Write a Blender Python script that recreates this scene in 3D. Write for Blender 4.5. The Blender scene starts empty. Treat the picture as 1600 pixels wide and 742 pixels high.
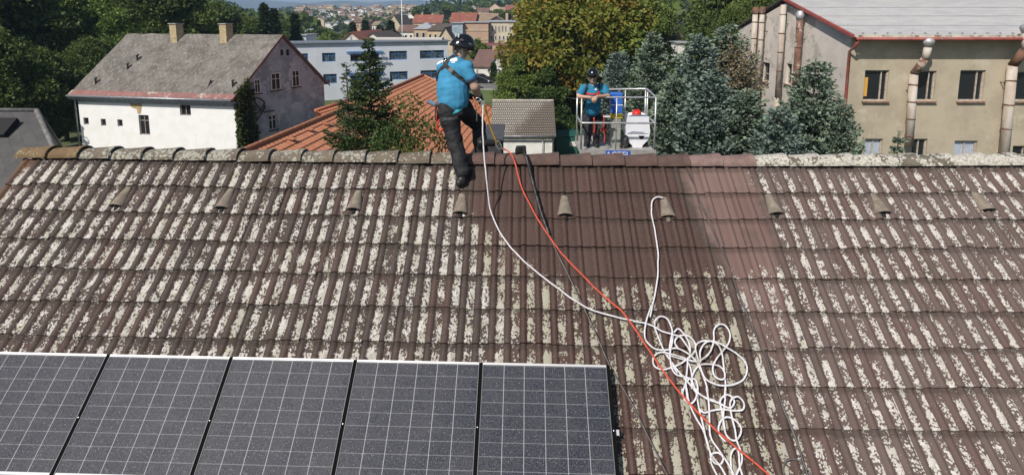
import bpy, bmesh, math, random
import numpy as np
from mathutils import Vector, Matrix, noise
from mathutils.bvhtree import BVHTree

random.seed(7); rng = np.random.default_rng(7)
SC = bpy.context.scene
COL = SC.collection
R = math.radians

# ------------------------------------------------------------------ camera
H = 11.5                      # camera height above the yard
F, CX, CY = 805.0, 800.0, 125.0
PITCH, YAW = R(7.1), R(1.0)
cam_d = bpy.data.cameras.new('camera'); cam = bpy.data.objects.new('camera', cam_d); COL.objects.link(cam)
cam.location = (0, 0, H); cam.rotation_euler = (R(90) - PITCH, 0, YAW)
cam_d.sensor_width = 36; cam_d.lens = F / 1600 * 36; cam_d.shift_y = -(371 - CY) / 1600
cam_d.clip_start = .1; cam_d.clip_end = 20000
SC.camera = cam

# ------------------------------------------------------------------ light
SUN_EL, SUN_AZ = R(46), R(37)             # azimuth: how far to the left of straight behind the camera
sd = Vector((-math.sin(SUN_AZ) * math.cos(SUN_EL), -math.cos(SUN_AZ) * math.cos(SUN_EL), math.sin(SUN_EL)))
w = bpy.data.worlds.new('World'); SC.world = w; w.use_nodes = True
nt = w.node_tree; bg = nt.nodes['Background']
sky = nt.nodes.new('ShaderNodeTexSky'); sky.sky_type = 'NISHITA'; sky.sun_disc = False
sky.sun_elevation = SUN_EL; sky.sun_rotation = math.atan2(sd.x, sd.y)
sky.air_density = 1.0; sky.dust_density = 1.2; sky.ozone_density = 1.0
nt.links.new(sky.outputs[0], bg.inputs[0]); bg.inputs[1].default_value = .085
sun_d = bpy.data.lights.new('sun', 'SUN'); sun_d.energy = 4.6; sun_d.angle = R(.53); sun_d.color = (1, .94, .86)
sun = bpy.data.objects.new('sun', sun_d); COL.objects.link(sun)
sun.rotation_euler = (-sd).to_track_quat('-Z', 'Y').to_euler()
SC.view_settings.view_transform = 'Standard'; SC.view_settings.look = 'None'
SC.view_settings.exposure = 0.12; SC.view_settings.gamma = 1
SC.cycles.volume_bounces = 0; SC.cycles.max_bounces = 6; SC.cycles.transparent_max_bounces = 8
SC.cycles.use_denoising = True

# ------------------------------------------------------------------ projection helpers (pixel of the 1600 px photo -> ray)
RM = Matrix.Rotation(YAW, 3, 'Z') @ Matrix.Rotation(R(90) - PITCH, 3, 'X')
EYE = Vector((0, 0, H))
def ray(px, py): return RM @ Vector(((px - CX) / F, (CY - py) / F, -1))
def at(px, py, Y): d = ray(px, py); return EYE + d * (Y / d.y)
def atz(px, py, z): d = ray(px, py); return EYE + d * ((z - H) / d.z)
def wall_sz(px, py, A, B):
    d = ray(px, py); u = Vector((B.x - A.x, B.y - A.y)); L = u.length; u /= L; n = Vector((u.y, -u.x))
    t = (n.x * A.x + n.y * A.y) / (n.x * d.x + n.y * d.y)
    p = EYE + d * t
    return (p.x - A.x) * u.x + (p.y - A.y) * u.y, p.z

# ------------------------------------------------------------------ materials
def newmat(name):
    m = bpy.data.materials.new(name); m.use_nodes = True
    return m, m.node_tree.nodes, m.node_tree.links, m.node_tree.nodes['Principled BSDF']
class NB:                                    # small node helper
    def __init__(s, nodes, links): s.n = nodes; s.l = links
    def new(s, t, **k):
        x = s.n.new(t)
        for a, v in k.items(): setattr(x, a, v)
        return x
    def inp(s, node, idx, v):
        if isinstance(v, bpy.types.NodeSocket): s.l.new(v, node.inputs[idx])
        elif v is not None: node.inputs[idx].default_value = v
    def math(s, op, a, b=None, c=None, clamp=False):
        x = s.new('ShaderNodeMath', operation=op, use_clamp=clamp)
        s.inp(x, 0, a); s.inp(x, 1, b); s.inp(x, 2, c); return x.outputs[0]
    def mix(s, fac, a, b, bt='MIX'):
        x = s.new('ShaderNodeMix', data_type='RGBA', blend_type=bt)
        s.inp(x, 0, fac)
        for i, v in ((6, a), (7, b)):
            if isinstance(v, tuple): v = (*v[:3], 1)
            s.inp(x, i, v)
        return x.outputs[2]
    def noise(s, vec, scale, detail=4, rough=.55, out=0):
        x = s.new('ShaderNodeTexNoise'); s.inp(x, 'Vector', vec); x.inputs['Scale'].default_value = scale
        x.inputs['Detail'].default_value = detail; x.inputs['Roughness'].default_value = rough; return x.outputs[out]
    def ramp(s, v, a, b, lo=0., hi=1.):      # smoothstep map
        x = s.new('ShaderNodeMapRange', interpolation_type='SMOOTHSTEP', clamp=True)
        s.inp(x, 0, v); s.inp(x, 1, a); s.inp(x, 2, b); s.inp(x, 3, lo); s.inp(x, 4, hi); return x.outputs[0]
    def scale(s, vec, sc):
        x = s.new('ShaderNodeVectorMath', operation='MULTIPLY'); s.inp(x, 0, vec); s.inp(x, 1, sc); return x.outputs[0]
    def bump(s, h, strength, dist, bsdf):
        x = s.new('ShaderNodeBump'); s.inp(x, 'Height', h); x.inputs['Strength'].default_value = strength
        x.inputs['Distance'].default_value = dist; s.l.new(x.outputs[0], bsdf.inputs['Normal'])
    def coord(s, k='Object'): return s.new('ShaderNodeTexCoord').outputs[k]
def pm(name, c1, c2=None, scale=4., rough=.8, bump=0., metal=0., c3=None, s3=.5, lo=.4, hi=.62, lo3=.55, hi3=.62, stretch=None, spec=None, grain=0):
    """two-colour weathered material: c1 with c2 in noise patches, and c3 as rarer stains"""
    m, n, l, b = newmat(name); N = NB(n, l)
    co = N.coord()
    if stretch: co = N.scale(co, stretch)
    c = (*c1, 1)
    if c2 is not None:
        f = N.ramp(N.noise(co, scale, 6, .65), lo, hi)
        c = N.mix(f, c1, c2)
    if c3 is not None:
        f3 = N.ramp(N.noise(co, s3, 5, .7), lo3, hi3)
        c = N.mix(f3, c, c3)
    if grain:
        g = N.noise(N.coord(), 90, 2, .7); c = N.mix(grain, c, g, 'OVERLAY')
    N.inp(b, 'Base Color', c)
    b.inputs['Roughness'].default_value = rough; b.inputs['Metallic'].default_value = metal
    if spec is not None: b.inputs['Specular IOR Level'].default_value = spec
    if bump: N.bump(N.noise(co, scale * 5, 4, .6), .6, bump, b)
    return m
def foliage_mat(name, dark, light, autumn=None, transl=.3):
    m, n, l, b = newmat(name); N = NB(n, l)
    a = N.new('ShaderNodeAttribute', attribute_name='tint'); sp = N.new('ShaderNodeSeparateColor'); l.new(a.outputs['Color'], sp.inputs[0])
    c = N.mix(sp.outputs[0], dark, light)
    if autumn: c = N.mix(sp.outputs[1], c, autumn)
    b.inputs['Roughness'].default_value = .55; b.inputs['Specular IOR Level'].default_value = .25
    l.new(c, b.inputs['Base Color'])
    t = N.new('ShaderNodeBsdfTranslucent'); l.new(c, t.inputs[0])
    mx = N.new('ShaderNodeMixShader'); mx.inputs[0].default_value = transl
    l.new(b.outputs[0], mx.inputs[1]); l.new(t.outputs[0], mx.inputs[2])
    l.new(mx.outputs[0], n['Material Output'].inputs['Surface'])
    return m

# ------------------------------------------------------------------ object helpers
def tag(o, label=None, cat=None, group=None, kind=None):
    if label: o['label'] = label
    if cat: o['category'] = cat
    if group: o['group'] = group
    if kind: o['kind'] = kind
    return o
def thing(name, label, cat, loc, group=None):
    o = bpy.data.objects.new(name, None); COL.objects.link(o); o.location = loc; o.empty_display_size = .2
    return tag(o, label, cat, group)
def root_off(p):
    v = Vector((0, 0, 0))
    while p is not None: v += Vector(p.location); p = p.parent
    return v
def link_mesh(me, name, mat, parent=None, origin=None):
    me.name = name
    o = bpy.data.objects.new(name, me); COL.objects.link(o)
    if mat is not None and not me.materials: me.materials.append(mat)
    if parent is not None:
        o.parent = parent; off = root_off(parent)
        if off.length: me.transform(Matrix.Translation(-off))
    elif origin is not None:
        me.transform(Matrix.Translation(-Vector(origin))); o.location = origin
    return o
def copy_tree(o, parent=None):
    c = o.copy(); COL.objects.link(c); c.parent = parent
    for ch in list(o.children): copy_tree(ch, c)
    return c
class MB:
    def __init__(s): s.v = []; s.f = []; s.sm = []
    def add(s, vs, fs, smooth=False):
        k = len(s.v); s.v += [tuple(v) for v in vs]; s.f += [tuple(i + k for i in f) for f in fs]; s.sm += [smooth] * len(fs); return s
    def quad(s, a, b, c, d): return s.add([a, b, c, d], [(0, 1, 2, 3)])
    def poly(s, pts): return s.add(pts, [tuple(range(len(pts)))])
    def obox(s, c, ax, ay, az):             # centre and three half-axis vectors
        c, ax, ay, az = map(Vector, (c, ax, ay, az))
        vs = [c + ax * i + ay * j + az * k for i in (-1, 1) for j in (-1, 1) for k in (-1, 1)]
        return s.add(vs, [(0, 1, 3, 2), (4, 6, 7, 5), (0, 4, 5, 1), (2, 3, 7, 6), (0, 2, 6, 4), (1, 5, 7, 3)])
    def box(s, x0, x1, y0, y1, z0, z1):
        return s.obox(((x0 + x1) / 2, (y0 + y1) / 2, (z0 + z1) / 2), ((x1 - x0) / 2, 0, 0), (0, (y1 - y0) / 2, 0), (0, 0, (z1 - z0) / 2))
    def prism(s, poly, d):                  # extrude planar polygon by vector d
        n = len(poly); poly = [Vector(p) for p in poly]; d = Vector(d)
        s.add(poly + [p + d for p in poly], [tuple(range(n)), tuple(range(2 * n - 1, n - 1, -1))] + [(i, (i + 1) % n + 0, (i + 1) % n + n, i + n) for i in range(n)])
        return s
    def tube(s, pts, r, n=8, cap=True, flat=None, smooth=True):
        pts = [Vector(p) for p in pts]; m = len(pts)
        rs = r if isinstance(r, (list, tuple)) else [r] * m
        t0 = (pts[1] - pts[0]).normalized()
        up = Vector((0, 0, 1)) if abs(t0.z) < .9 else Vector((1, 0, 0))
        side = t0.cross(up).normalized(); vs = []
        for i, p in enumerate(pts):
            t = (pts[min(i + 1, m - 1)] - pts[max(i - 1, 0)])
            t = t.normalized() if t.length > 1e-9 else t0
            side = side - t * side.dot(t)
            side = side.normalized() if side.length > 1e-6 else t.orthogonal().normalized()
            b = t.cross(side)
            for k in range(n):
                a = 2 * math.pi * k / n
                vs.append(p + side * math.cos(a) * rs[i] + b * math.sin(a) * rs[i] * (flat or 1))
        fs = [(i * n + k, i * n + (k + 1) % n, (i + 1) * n + (k + 1) % n, (i + 1) * n + k) for i in range(m - 1) for k in range(n)]
        if cap: fs += [tuple(range(n - 1, -1, -1)), tuple((m - 1) * n + k for k in range(n))]
        return s.add(vs, fs, smooth)
    def lathe(s, prof, c, n=16, ax=(0, 0, 1), smooth=True):   # prof = [(r, h)]
        ax = Vector(ax).normalized(); sx = ax.orthogonal().normalized(); sy = ax.cross(sx); c = Vector(c); vs = []
        for r, h in prof:
            for k in range(n):
                a = 2 * math.pi * k / n; vs.append(c + ax * h + (sx * math.cos(a) + sy * math.sin(a)) * max(r, 1e-4))
        m = len(prof)
        fs = [(i * n + k, i * n + (k + 1) % n, (i + 1) * n + (k + 1) % n, (i + 1) * n + k) for i in range(m - 1) for k in range(n)]
        fs += [tuple(range(n - 1, -1, -1)), tuple((m - 1) * n + k for k in range(n))]
        return s.add(vs, fs, smooth)
    def build(s, name, mat, parent=None, origin=None):
        me = bpy.data.meshes.new(name); me.from_pydata(s.v, [], s.f)
        me.polygons.foreach_set('use_smooth', s.sm); me.update()
        return link_mesh(me, name, mat, parent, origin)
def smooth_path(pts, sub=6):                 # Catmull-Rom
    P = [Vector(p) for p in pts]; out = []
    Q = [P[0] * 2 - P[1]] + P + [P[-1] * 2 - P[-2]]
    for i in range(1, len(Q) - 2):
        for k in range(sub):
            t = k / sub; a, b, c, d = Q[i - 1], Q[i], Q[i + 1], Q[i + 2]
            out.append(.5 * ((2 * b) + (c - a) * t + (2 * a - 5 * b + 4 * c - d) * t * t + (3 * b - a - 3 * c + d) * t ** 3))
    out.append(P[-1]); return out
def np_mesh(V, Fq, name, tint=None, smooth=False):
    me = bpy.data.meshes.new(name); k = Fq.shape[1]
    me.vertices.add(len(V)); me.vertices.foreach_set('co', V.astype(np.float32).ravel())
    me.loops.add(Fq.size); me.loops.foreach_set('vertex_index', Fq.astype(np.int32).ravel())
    me.polygons.add(len(Fq)); me.polygons.foreach_set('loop_start', np.arange(0, Fq.size, k, dtype=np.int32))
    me.polygons.foreach_set('loop_total', np.full(len(Fq), k, dtype=np.int32))
    if smooth: me.polygons.foreach_set('use_smooth', np.ones(len(Fq), dtype=bool))
    me.update(calc_edges=True)
    if not smooth: me.shade_flat()
    if tint is not None:
        a = me.attributes.new('tint', 'FLOAT_COLOR', 'POINT'); c = np.ones((len(V), 4), np.float32); c[:, :tint.shape[1]] = tint
        a.data.foreach_set('color', c.ravel())
    return me
def cards(P, D, l, wd, tint):
    """leaf quads: base points P, long axes D, lengths l, half widths wd, tint (N,2)"""
    N = len(P); D = D / (np.linalg.norm(D, axis=1, keepdims=True) + 1e-9)
    r = rng.normal(size=(N, 3)); S = np.cross(D, r); S /= np.linalg.norm(S, axis=1, keepdims=True) + 1e-9
    l = np.broadcast_to(l, N)[:, None]; wd = np.broadcast_to(wd, N)[:, None]
    V = np.stack([P, P + D * l * .45 + S * wd, P + D * l, P + D * l * .45 - S * wd], 1).reshape(-1, 3)
    return V, np.arange(4 * N).reshape(N, 4), np.repeat(tint, 4, 0)

# ------------------------------------------------------------------ terrain
def terr(x, y):
    r = math.hypot(x, y); q = x / y if y > 20 else (-.9 if x < 0 else .6)
    right = np.interp(r, [0, 90, 150, 300, 420, 700, 3000, 6000], [0, 0, 2.2, 9.0, 15, 17, 17, 17])
    left = np.interp(r, [0, 220, 500, 900, 1500, 6000], [0, 0, 0.5, 16, 20, 20])
    far_l = np.interp(r, [0, 120, 500, 900, 6000], [0, 0, 22, 38, 38])
    a = min(max((q + .24) / .08, 0), 1); b = min(max((-q - .50) / .15, 0), 1)
    return float((left * (1 - a) + right * a) * (1 - b) + far_l * b)
def build_ground():
    rad = np.concatenate([[0], np.geomspace(6, 6000, 70)]); na = 160
    V = []; 
    for r in rad:
        for k in range(na):
            a = 2 * math.pi * k / na; x, y = r * math.sin(a), r * math.cos(a); V.append((x, y, terr(x, y) if y > 0 else 0))
    Fq = [(i * na + k, i * na + (k + 1) % na, (i + 1) * na + (k + 1) % na, (i + 1) * na + k) for i in range(len(rad) - 1) for k in range(na)]
    me = np_mesh(np.array(V), np.array(Fq)[:, ::-1], 'ground', smooth=True)
    m = pm('ground_mat', (.06, .085, .025), (.10, .09, .045), .35, .95, .05, c3=(.035, .055, .018), s3=.05)
    tag(link_mesh(me, 'ground', m), 'grassy ground and yards around the buildings', kind='structure')
build_ground()

def build_mountains():
    xs = np.array([-1200, -400, 0, 250, 400, 449, 480, 497, 540, 580, 653, 685, 734, 755, 800, 900, 1100, 1400, 2000, 2800])
    ys = np.array([10, 2, -6, 0, 0, 3.4, 5.5, 4, 1.5, 4.5, .5, 4.6, 5, 1, -6, -12, -5, 0, 5, 10])
    V = []; cols = np.linspace(-1200, 2800, 400); rows = 14
    for px in cols:
        yt = np.interp(px, xs, ys) + .7 * noise.noise((px * .02, 0, 0)) + .35 * noise.noise((px * .09, 3, 0))
        top = at(px, yt, 1.0) - EYE
        d = Vector((top.x, top.y, 0)); k = top.z / d.length; d.normalize()
        for j in range(rows):
            t = j / (rows - 1); dist = 3000 + 1200 * t if j < rows - 1 else 4200
            z = 20 + (H + 4200 * k - 20) * (t ** 1.4) + (10 * noise.noise((px * .03, t * 6, 1)) if 0 < j < rows - 1 else 0)
            V.append((d.x * dist, d.y * dist, z))
    nc = len(cols); Fq = [(i * rows + j, (i + 1) * rows + j, (i + 1) * rows + j + 1, i * rows + j + 1) for i in range(nc - 1) for j in range(rows - 1)]
    me = np_mesh(np.array(V), np.array(Fq), 'mountains', smooth=True)
    m = pm('mountain_forest', (.03, .05, .02), (.06, .07, .03), .004, .95)
    tag(link_mesh(me, 'hills', m), 'blue wooded mountain ridge on the horizon', kind='structure')
build_mountains()

# haze
def build_haze():
    mb = MB(); mb.box(-6500, 6500, -6500, 6500, -1, 165)
    m = bpy.data.materials.new('haze_air'); m.use_nodes = True; n = m.node_tree.nodes; n.clear()
    o = n.new('ShaderNodeOutputMaterial'); v = n.new('ShaderNodeVolumePrincipled')
    v.inputs['Color'].default_value = (.50, .70, 1, 1); v.inputs['Density'].default_value = .00026; v.inputs['Anisotropy'].default_value = 0.0
    m.node_tree.links.new(v.outputs[0], o.inputs['Volume'])
    tag(mb.build('haze', m), 'thin blue haze of the distance', kind='stuff')
build_haze()

# ------------------------------------------------------------------ our tiled roof
RP = R(42.6); AP = Vector((0, 6.057, H - 1.676))       # apex line
dn = Vector((0, -math.cos(RP), -math.sin(RP)))          # down the near slope
nr = Vector((0, -math.sin(RP), math.cos(RP)))           # its normal
GA, S1 = .32, .46
def sag(u): return -.035 * math.exp(-((u - 1.6) / 3.2) ** 2) + .02 * max(0, -u - 3) * .5
def roofpt(u, s, h=0.): return AP + Vector((u, 0, sag(u))) + dn * s + nr * h
def roof_us(px, py, h=0.0):
    d = ray(px, py); o = AP + nr * h; t = (o - EYE).dot(nr) / d.dot(nr); p = EYE + d * t
    return p.x, (p - AP).dot(dn)
def roofpx(px, py, h=0.03):
    u, s = roof_us(px, py, h); return roofpt(u, s, h)
U0 = roof_us(43, 250)[0]; U1 = 9.6; PER = .15
U0 = round(U0 / PER) * PER
def prof(ph):                                            # ph in 0..1 : roll then pan
    if ph < .42: return .020 * math.sin(math.pi * ph / .42) ** .8
    if ph < .50: return 0.0
    return .004 * math.sin(math.pi * (ph - .5) / .5)
def sd_poly(u, s, P):                                    # signed distance, inside positive
    P = np.array(P); u = np.asarray(u); s = np.asarray(s)
    d = np.full(u.shape, 1e9); ins = np.zeros(u.shape, bool)
    for i in range(len(P)):
        a, b = P[i], P[(i + 1) % len(P)]; e = b - a
        t = np.clip(((u - a[0]) * e[0] + (s - a[1]) * e[1]) / (e @ e), 0, 1)
        d = np.minimum(d, np.hypot(u - a[0] - e[0] * t, s - a[1] - e[1] * t))
        c = ((a[1] > s) != (b[1] > s)) & (u < (b[0] - a[0]) * (s - a[1]) / (b[1] - a[1] + 1e-12) + a[0]); ins ^= c
    return np.where(ins, d, -d)
def pxpoly(L): return [roof_us(*p) for p in L]
CLEAN = pxpoly([(700, 225), (722, 300), (735, 345), (800, 385), (830, 425), (930, 455), (985, 430), (1020, 440), (1105, 425), (1215, 425), (1225, 400), (1200, 330), (1182, 290), (1150, 225)])
STRIP = pxpoly([(1045, 225), (1072, 300), (1105, 370), (1150, 455), (1185, 560), (1235, 680), (1260, 780), (1340, 780), (1285, 640), (1245, 520), (1220, 420), (1195, 330), (1165, 225)])
WET = pxpoly([(735, 225), (745, 420), (830, 560), (900, 640), (960, 800), (1255, 780), (1228, 680), (1180, 560), (1145, 455), (1100, 370), (1068, 300), (1042, 225)])
DRYR = pxpoly([(1165, 225), (1195, 330), (1220, 420), (1245, 520), (1285, 640), (1340, 800), (2400, 800), (2000, 225)])

def tile_material():
    m, n, l, b = newmat('lichened_concrete_tile'); N = NB(n, l)
    uv = N.new('ShaderNodeUVMap', uv_map='roof').outputs[0]
    def attr(k): a = N.new('ShaderNodeAttribute', attribute_name=k); return a.outputs['Fac']
    clean, strip, wet, dry, ph, rr = (attr(k) for k in ('clean', 'strip', 'wet', 'dry', 'phase', 'rnd'))
    edge = N.math('MULTIPLY', N.math('SUBTRACT', N.noise(uv, 3.2, 5, .7), .5), .55)
    cl = N.ramp(N.math('ADD', clean, edge), -.05, .12)
    stp = N.ramp(N.math('ADD', strip, N.math('MULTIPLY', edge, .5)), -.03, .09)
    wt = N.ramp(N.math('ADD', wet, N.math('MULTIPLY', edge, .5)), -.04, .10)
    dr = N.ramp(dry, -.3, .3)
    sxy = N.new('ShaderNodeSeparateXYZ'); l.new(uv, sxy.inputs[0]); stf = N.math('MULTIPLY', stp, N.ramp(N.math('ADD', sxy.outputs[1], edge), 1.3, 2.6, 1., .38))
    # base tile colour
    big = N.noise(uv, 1.1, 4, .6); fine = N.noise(uv, 45, 4, .7)
    base = N.mix(N.ramp(big, .35, .65), (.056, .043, .037), (.070, .050, .043))
    base = N.mix(wt, base, (.056, .030, .024))
    base = N.mix(dr, base, (.118, .086, .076))
    base = N.mix(N.math('MULTIPLY', stf, .9), base, (.185, .120, .104))
    base = N.mix(N.math('MULTIPLY', rr, .45), base, (.095, .05, .042))       # tile to tile shade
    lng = N.noise(N.scale(uv, (14, 1.6, 1)), 1, 4, .7)
    base = N.mix(N.math('MULTIPLY', N.ramp(lng, .5, .75), .4), base, (.10, .075, .06))
    base = N.mix(N.math('MULTIPLY', N.ramp(fine, .45, .7), .35), base, (.13, .10, .085))
    gr = N.ramp(N.noise(uv, 1.7, 5, .7), .52, .66)
    base = N.mix(N.math('MULTIPLY', gr, .35), base, (.062, .055, .035))
    # lichen amount from place in the pan
    dphase = N.math('ABSOLUTE', N.math('SUBTRACT', ph, .72))
    wv = N.math('MULTIPLY', N.math('SUBTRACT', N.noise(uv, 5, 3, .6), .5), .35)
    wid = N.math('SUBTRACT', .33, N.math('MULTIPLY', dr, .06))
    stripe = N.ramp(N.math('ADD', dphase, wv), N.math('SUBTRACT', wid, .14), N.math('ADD', wid, .05), 1., 0.)
    tilen = N.noise(N.scale(uv, (6.6, 1.4, 1)), 1, 2, .6)
    dens = N.ramp(tilen, .26, .60, .30, 1.)
    patch = N.ramp(N.noise(uv, .9, 3, .6), .25, .6, .72, 1.0)
    topfade = N.ramp(N.math('ADD', attr('vpos'), N.math('MULTIPLY', N.math('SUBTRACT', N.noise(N.scale(uv, (9, .4, 1)), 1, 2, .6), .5), .9)), .12, .46, .30, 1.0)
    A = N.math('MULTIPLY', N.math('MULTIPLY', stripe, dens), N.math('MULTIPLY', patch, topfade))
    A = N.math('MULTIPLY', A, N.math('SUBTRACT', 1, cl))
    A = N.math('MULTIPLY', A, N.math('SUBTRACT', 1, N.math('MULTIPLY', stp, .25)))
    A = N.math('MULTIPLY', A, N.math('SUBTRACT', 1, N.math('MULTIPLY', dr, .10)))
    wob = N.new('ShaderNodeVectorMath', operation='MULTIPLY_ADD')
    nz = N.new('ShaderNodeTexNoise'); l.new(uv, nz.inputs['Vector']); nz.inputs['Scale'].default_value = 60; nz.inputs['Detail'].default_value = 2
    l.new(nz.outputs['Color'], wob.inputs[0]); wob.inputs[1].default_value = (.008, .008, 0); l.new(uv, wob.inputs[2]); uw = wob.outputs[0]
    def vor(sc):
        x = N.new('ShaderNodeTexVoronoi'); l.new(uw, x.inputs['Vector']); x.inputs['Scale'].default_value = sc; x.inputs['Randomness'].default_value = 1
        return x
    v1, v2 = vor(44), vor(64)
    rad1 = N.math('MULTIPLY', N.math('MULTIPLY', A, .86), N.math('SUBTRACT', N.math('MULTIPLY', N.noise(uv, 24, 4, .8), 2.3), .28))
    L1 = N.ramp(N.math('SUBTRACT', rad1, v1.outputs['Distance']), -.02, .12)
    sprinkle = N.math('MULTIPLY', N.math('ADD', N.math('MULTIPLY', N.math('POWER', A, .5), .72), N.math('MULTIPLY', N.math('SUBTRACT', 1, N.math('MULTIPLY', cl, .85)), .17)), N.ramp(N.noise(uv, 9, 3, .7), .4, .62))
    L2 = N.ramp(N.math('SUBTRACT', sprinkle, N.math('MULTIPLY', v2.outputs['Distance'], .9)), -.01, .05)
    L = N.math('MULTIPLY', N.math('MAXIMUM', L1, L2), N.ramp(N.noise(uv, 70, 3, .7), .25, .5, .72, 1.))
    lc = N.mix(N.ramp(N.noise(uv, 6, 4, .7), .42, .62), (.57, .54, .505), (.36, .345, .30))
    lc = N.mix(wt, lc, (.34, .32, .25))
    lc = N.mix(N.math('MULTIPLY', dr, .6), lc, (.62, .575, .54))
    lc = N.mix(N.math('MULTIPLY', N.ramp(N.noise(uv, 130, 3, .7), .5, .75), .55), lc, (.16, .14, .11))
    vcs = N.new('ShaderNodeSeparateColor'); l.new(v1.outputs['Color'], vcs.inputs[0])
    col0 = N.mix(N.math('MULTIPLY', vcs.outputs[0], .5), lc, (.30, .285, .24)); col0 = N.mix(N.math('MULTIPLY', N.ramp(vcs.outputs[1], .8, .95), .5), col0, (.36, .34, .19))
    col = N.mix(L, base, col0)
    # painted shadow line just under each lap
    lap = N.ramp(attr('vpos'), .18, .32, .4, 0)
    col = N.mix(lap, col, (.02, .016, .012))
    rust = N.ramp(N.math('ADD', attr('rake'), N.math('MULTIPLY', edge, .8)), .0, .25, .75, 0)
    col = N.mix(rust, col, (.13, .062, .030))
    l.new(col, b.inputs['Base Color'])
    N.inp(b, 'Roughness', N.math('SUBTRACT', .85, N.math('MULTIPLY', wt, .18)))
    b.inputs['Specular IOR Level'].default_value = .3
    hgt = N.math('ADD', N.math('MULTIPLY', L, 1.2), N.math('MULTIPLY', fine, .8))
    N.bump(hgt, .8, .003, b)
    return m
TILE = tile_material()

def course_mesh(ncourse, us, s1, near=True):
    V = []; Fc = []; UVv = []; at_ = {k: [] for k in ('phase', 'rnd', 'vpos')}
    nu = len(us); rj = np.random.default_rng(3)
    uarr = np.array(us)
    phs = ((uarr - U0) / PER) % 1.0; phs[-1] = 0
    ti = np.floor((uarr - U0) / (2 * PER) + 1e-6).astype(int)
    pr = np.array([prof(p) for p in phs]); sg = np.array([sag(u) for u in us])
    seam = np.where(np.isclose(((uarr - U0) / PER) % 2.0, 0, atol=.02), -.006, 0)
    nn, dd = (nr, dn) if near else (Vector((0, math.sin(RP), math.cos(RP))), Vector((0, math.cos(RP), -math.sin(RP))))
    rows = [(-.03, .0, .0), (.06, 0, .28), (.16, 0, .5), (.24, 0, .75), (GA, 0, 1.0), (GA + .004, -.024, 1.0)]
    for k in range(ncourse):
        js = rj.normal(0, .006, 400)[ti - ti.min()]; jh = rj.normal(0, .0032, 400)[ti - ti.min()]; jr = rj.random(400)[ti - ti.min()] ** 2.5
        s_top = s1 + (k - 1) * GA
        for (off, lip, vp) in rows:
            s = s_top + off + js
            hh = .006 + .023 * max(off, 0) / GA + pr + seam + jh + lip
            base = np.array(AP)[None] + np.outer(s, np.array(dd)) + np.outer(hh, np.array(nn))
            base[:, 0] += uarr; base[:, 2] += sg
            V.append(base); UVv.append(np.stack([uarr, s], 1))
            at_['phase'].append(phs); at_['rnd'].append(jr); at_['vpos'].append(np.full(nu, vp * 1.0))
    V = np.concatenate(V); UVv = np.concatenate(UVv); nrw = len(rows)
    idx = np.arange(len(V)).reshape(ncourse, nrw, nu)
    q = np.stack([idx[:, :-1, :-1], idx[:, 1:, :-1], idx[:, 1:, 1:], idx[:, :-1, 1:]], -1).reshape(-1, 4)
    if not near: q = q[:, ::-1]
    return V, q, UVv, {k: np.concatenate(v) for k, v in at_.items()}
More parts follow.
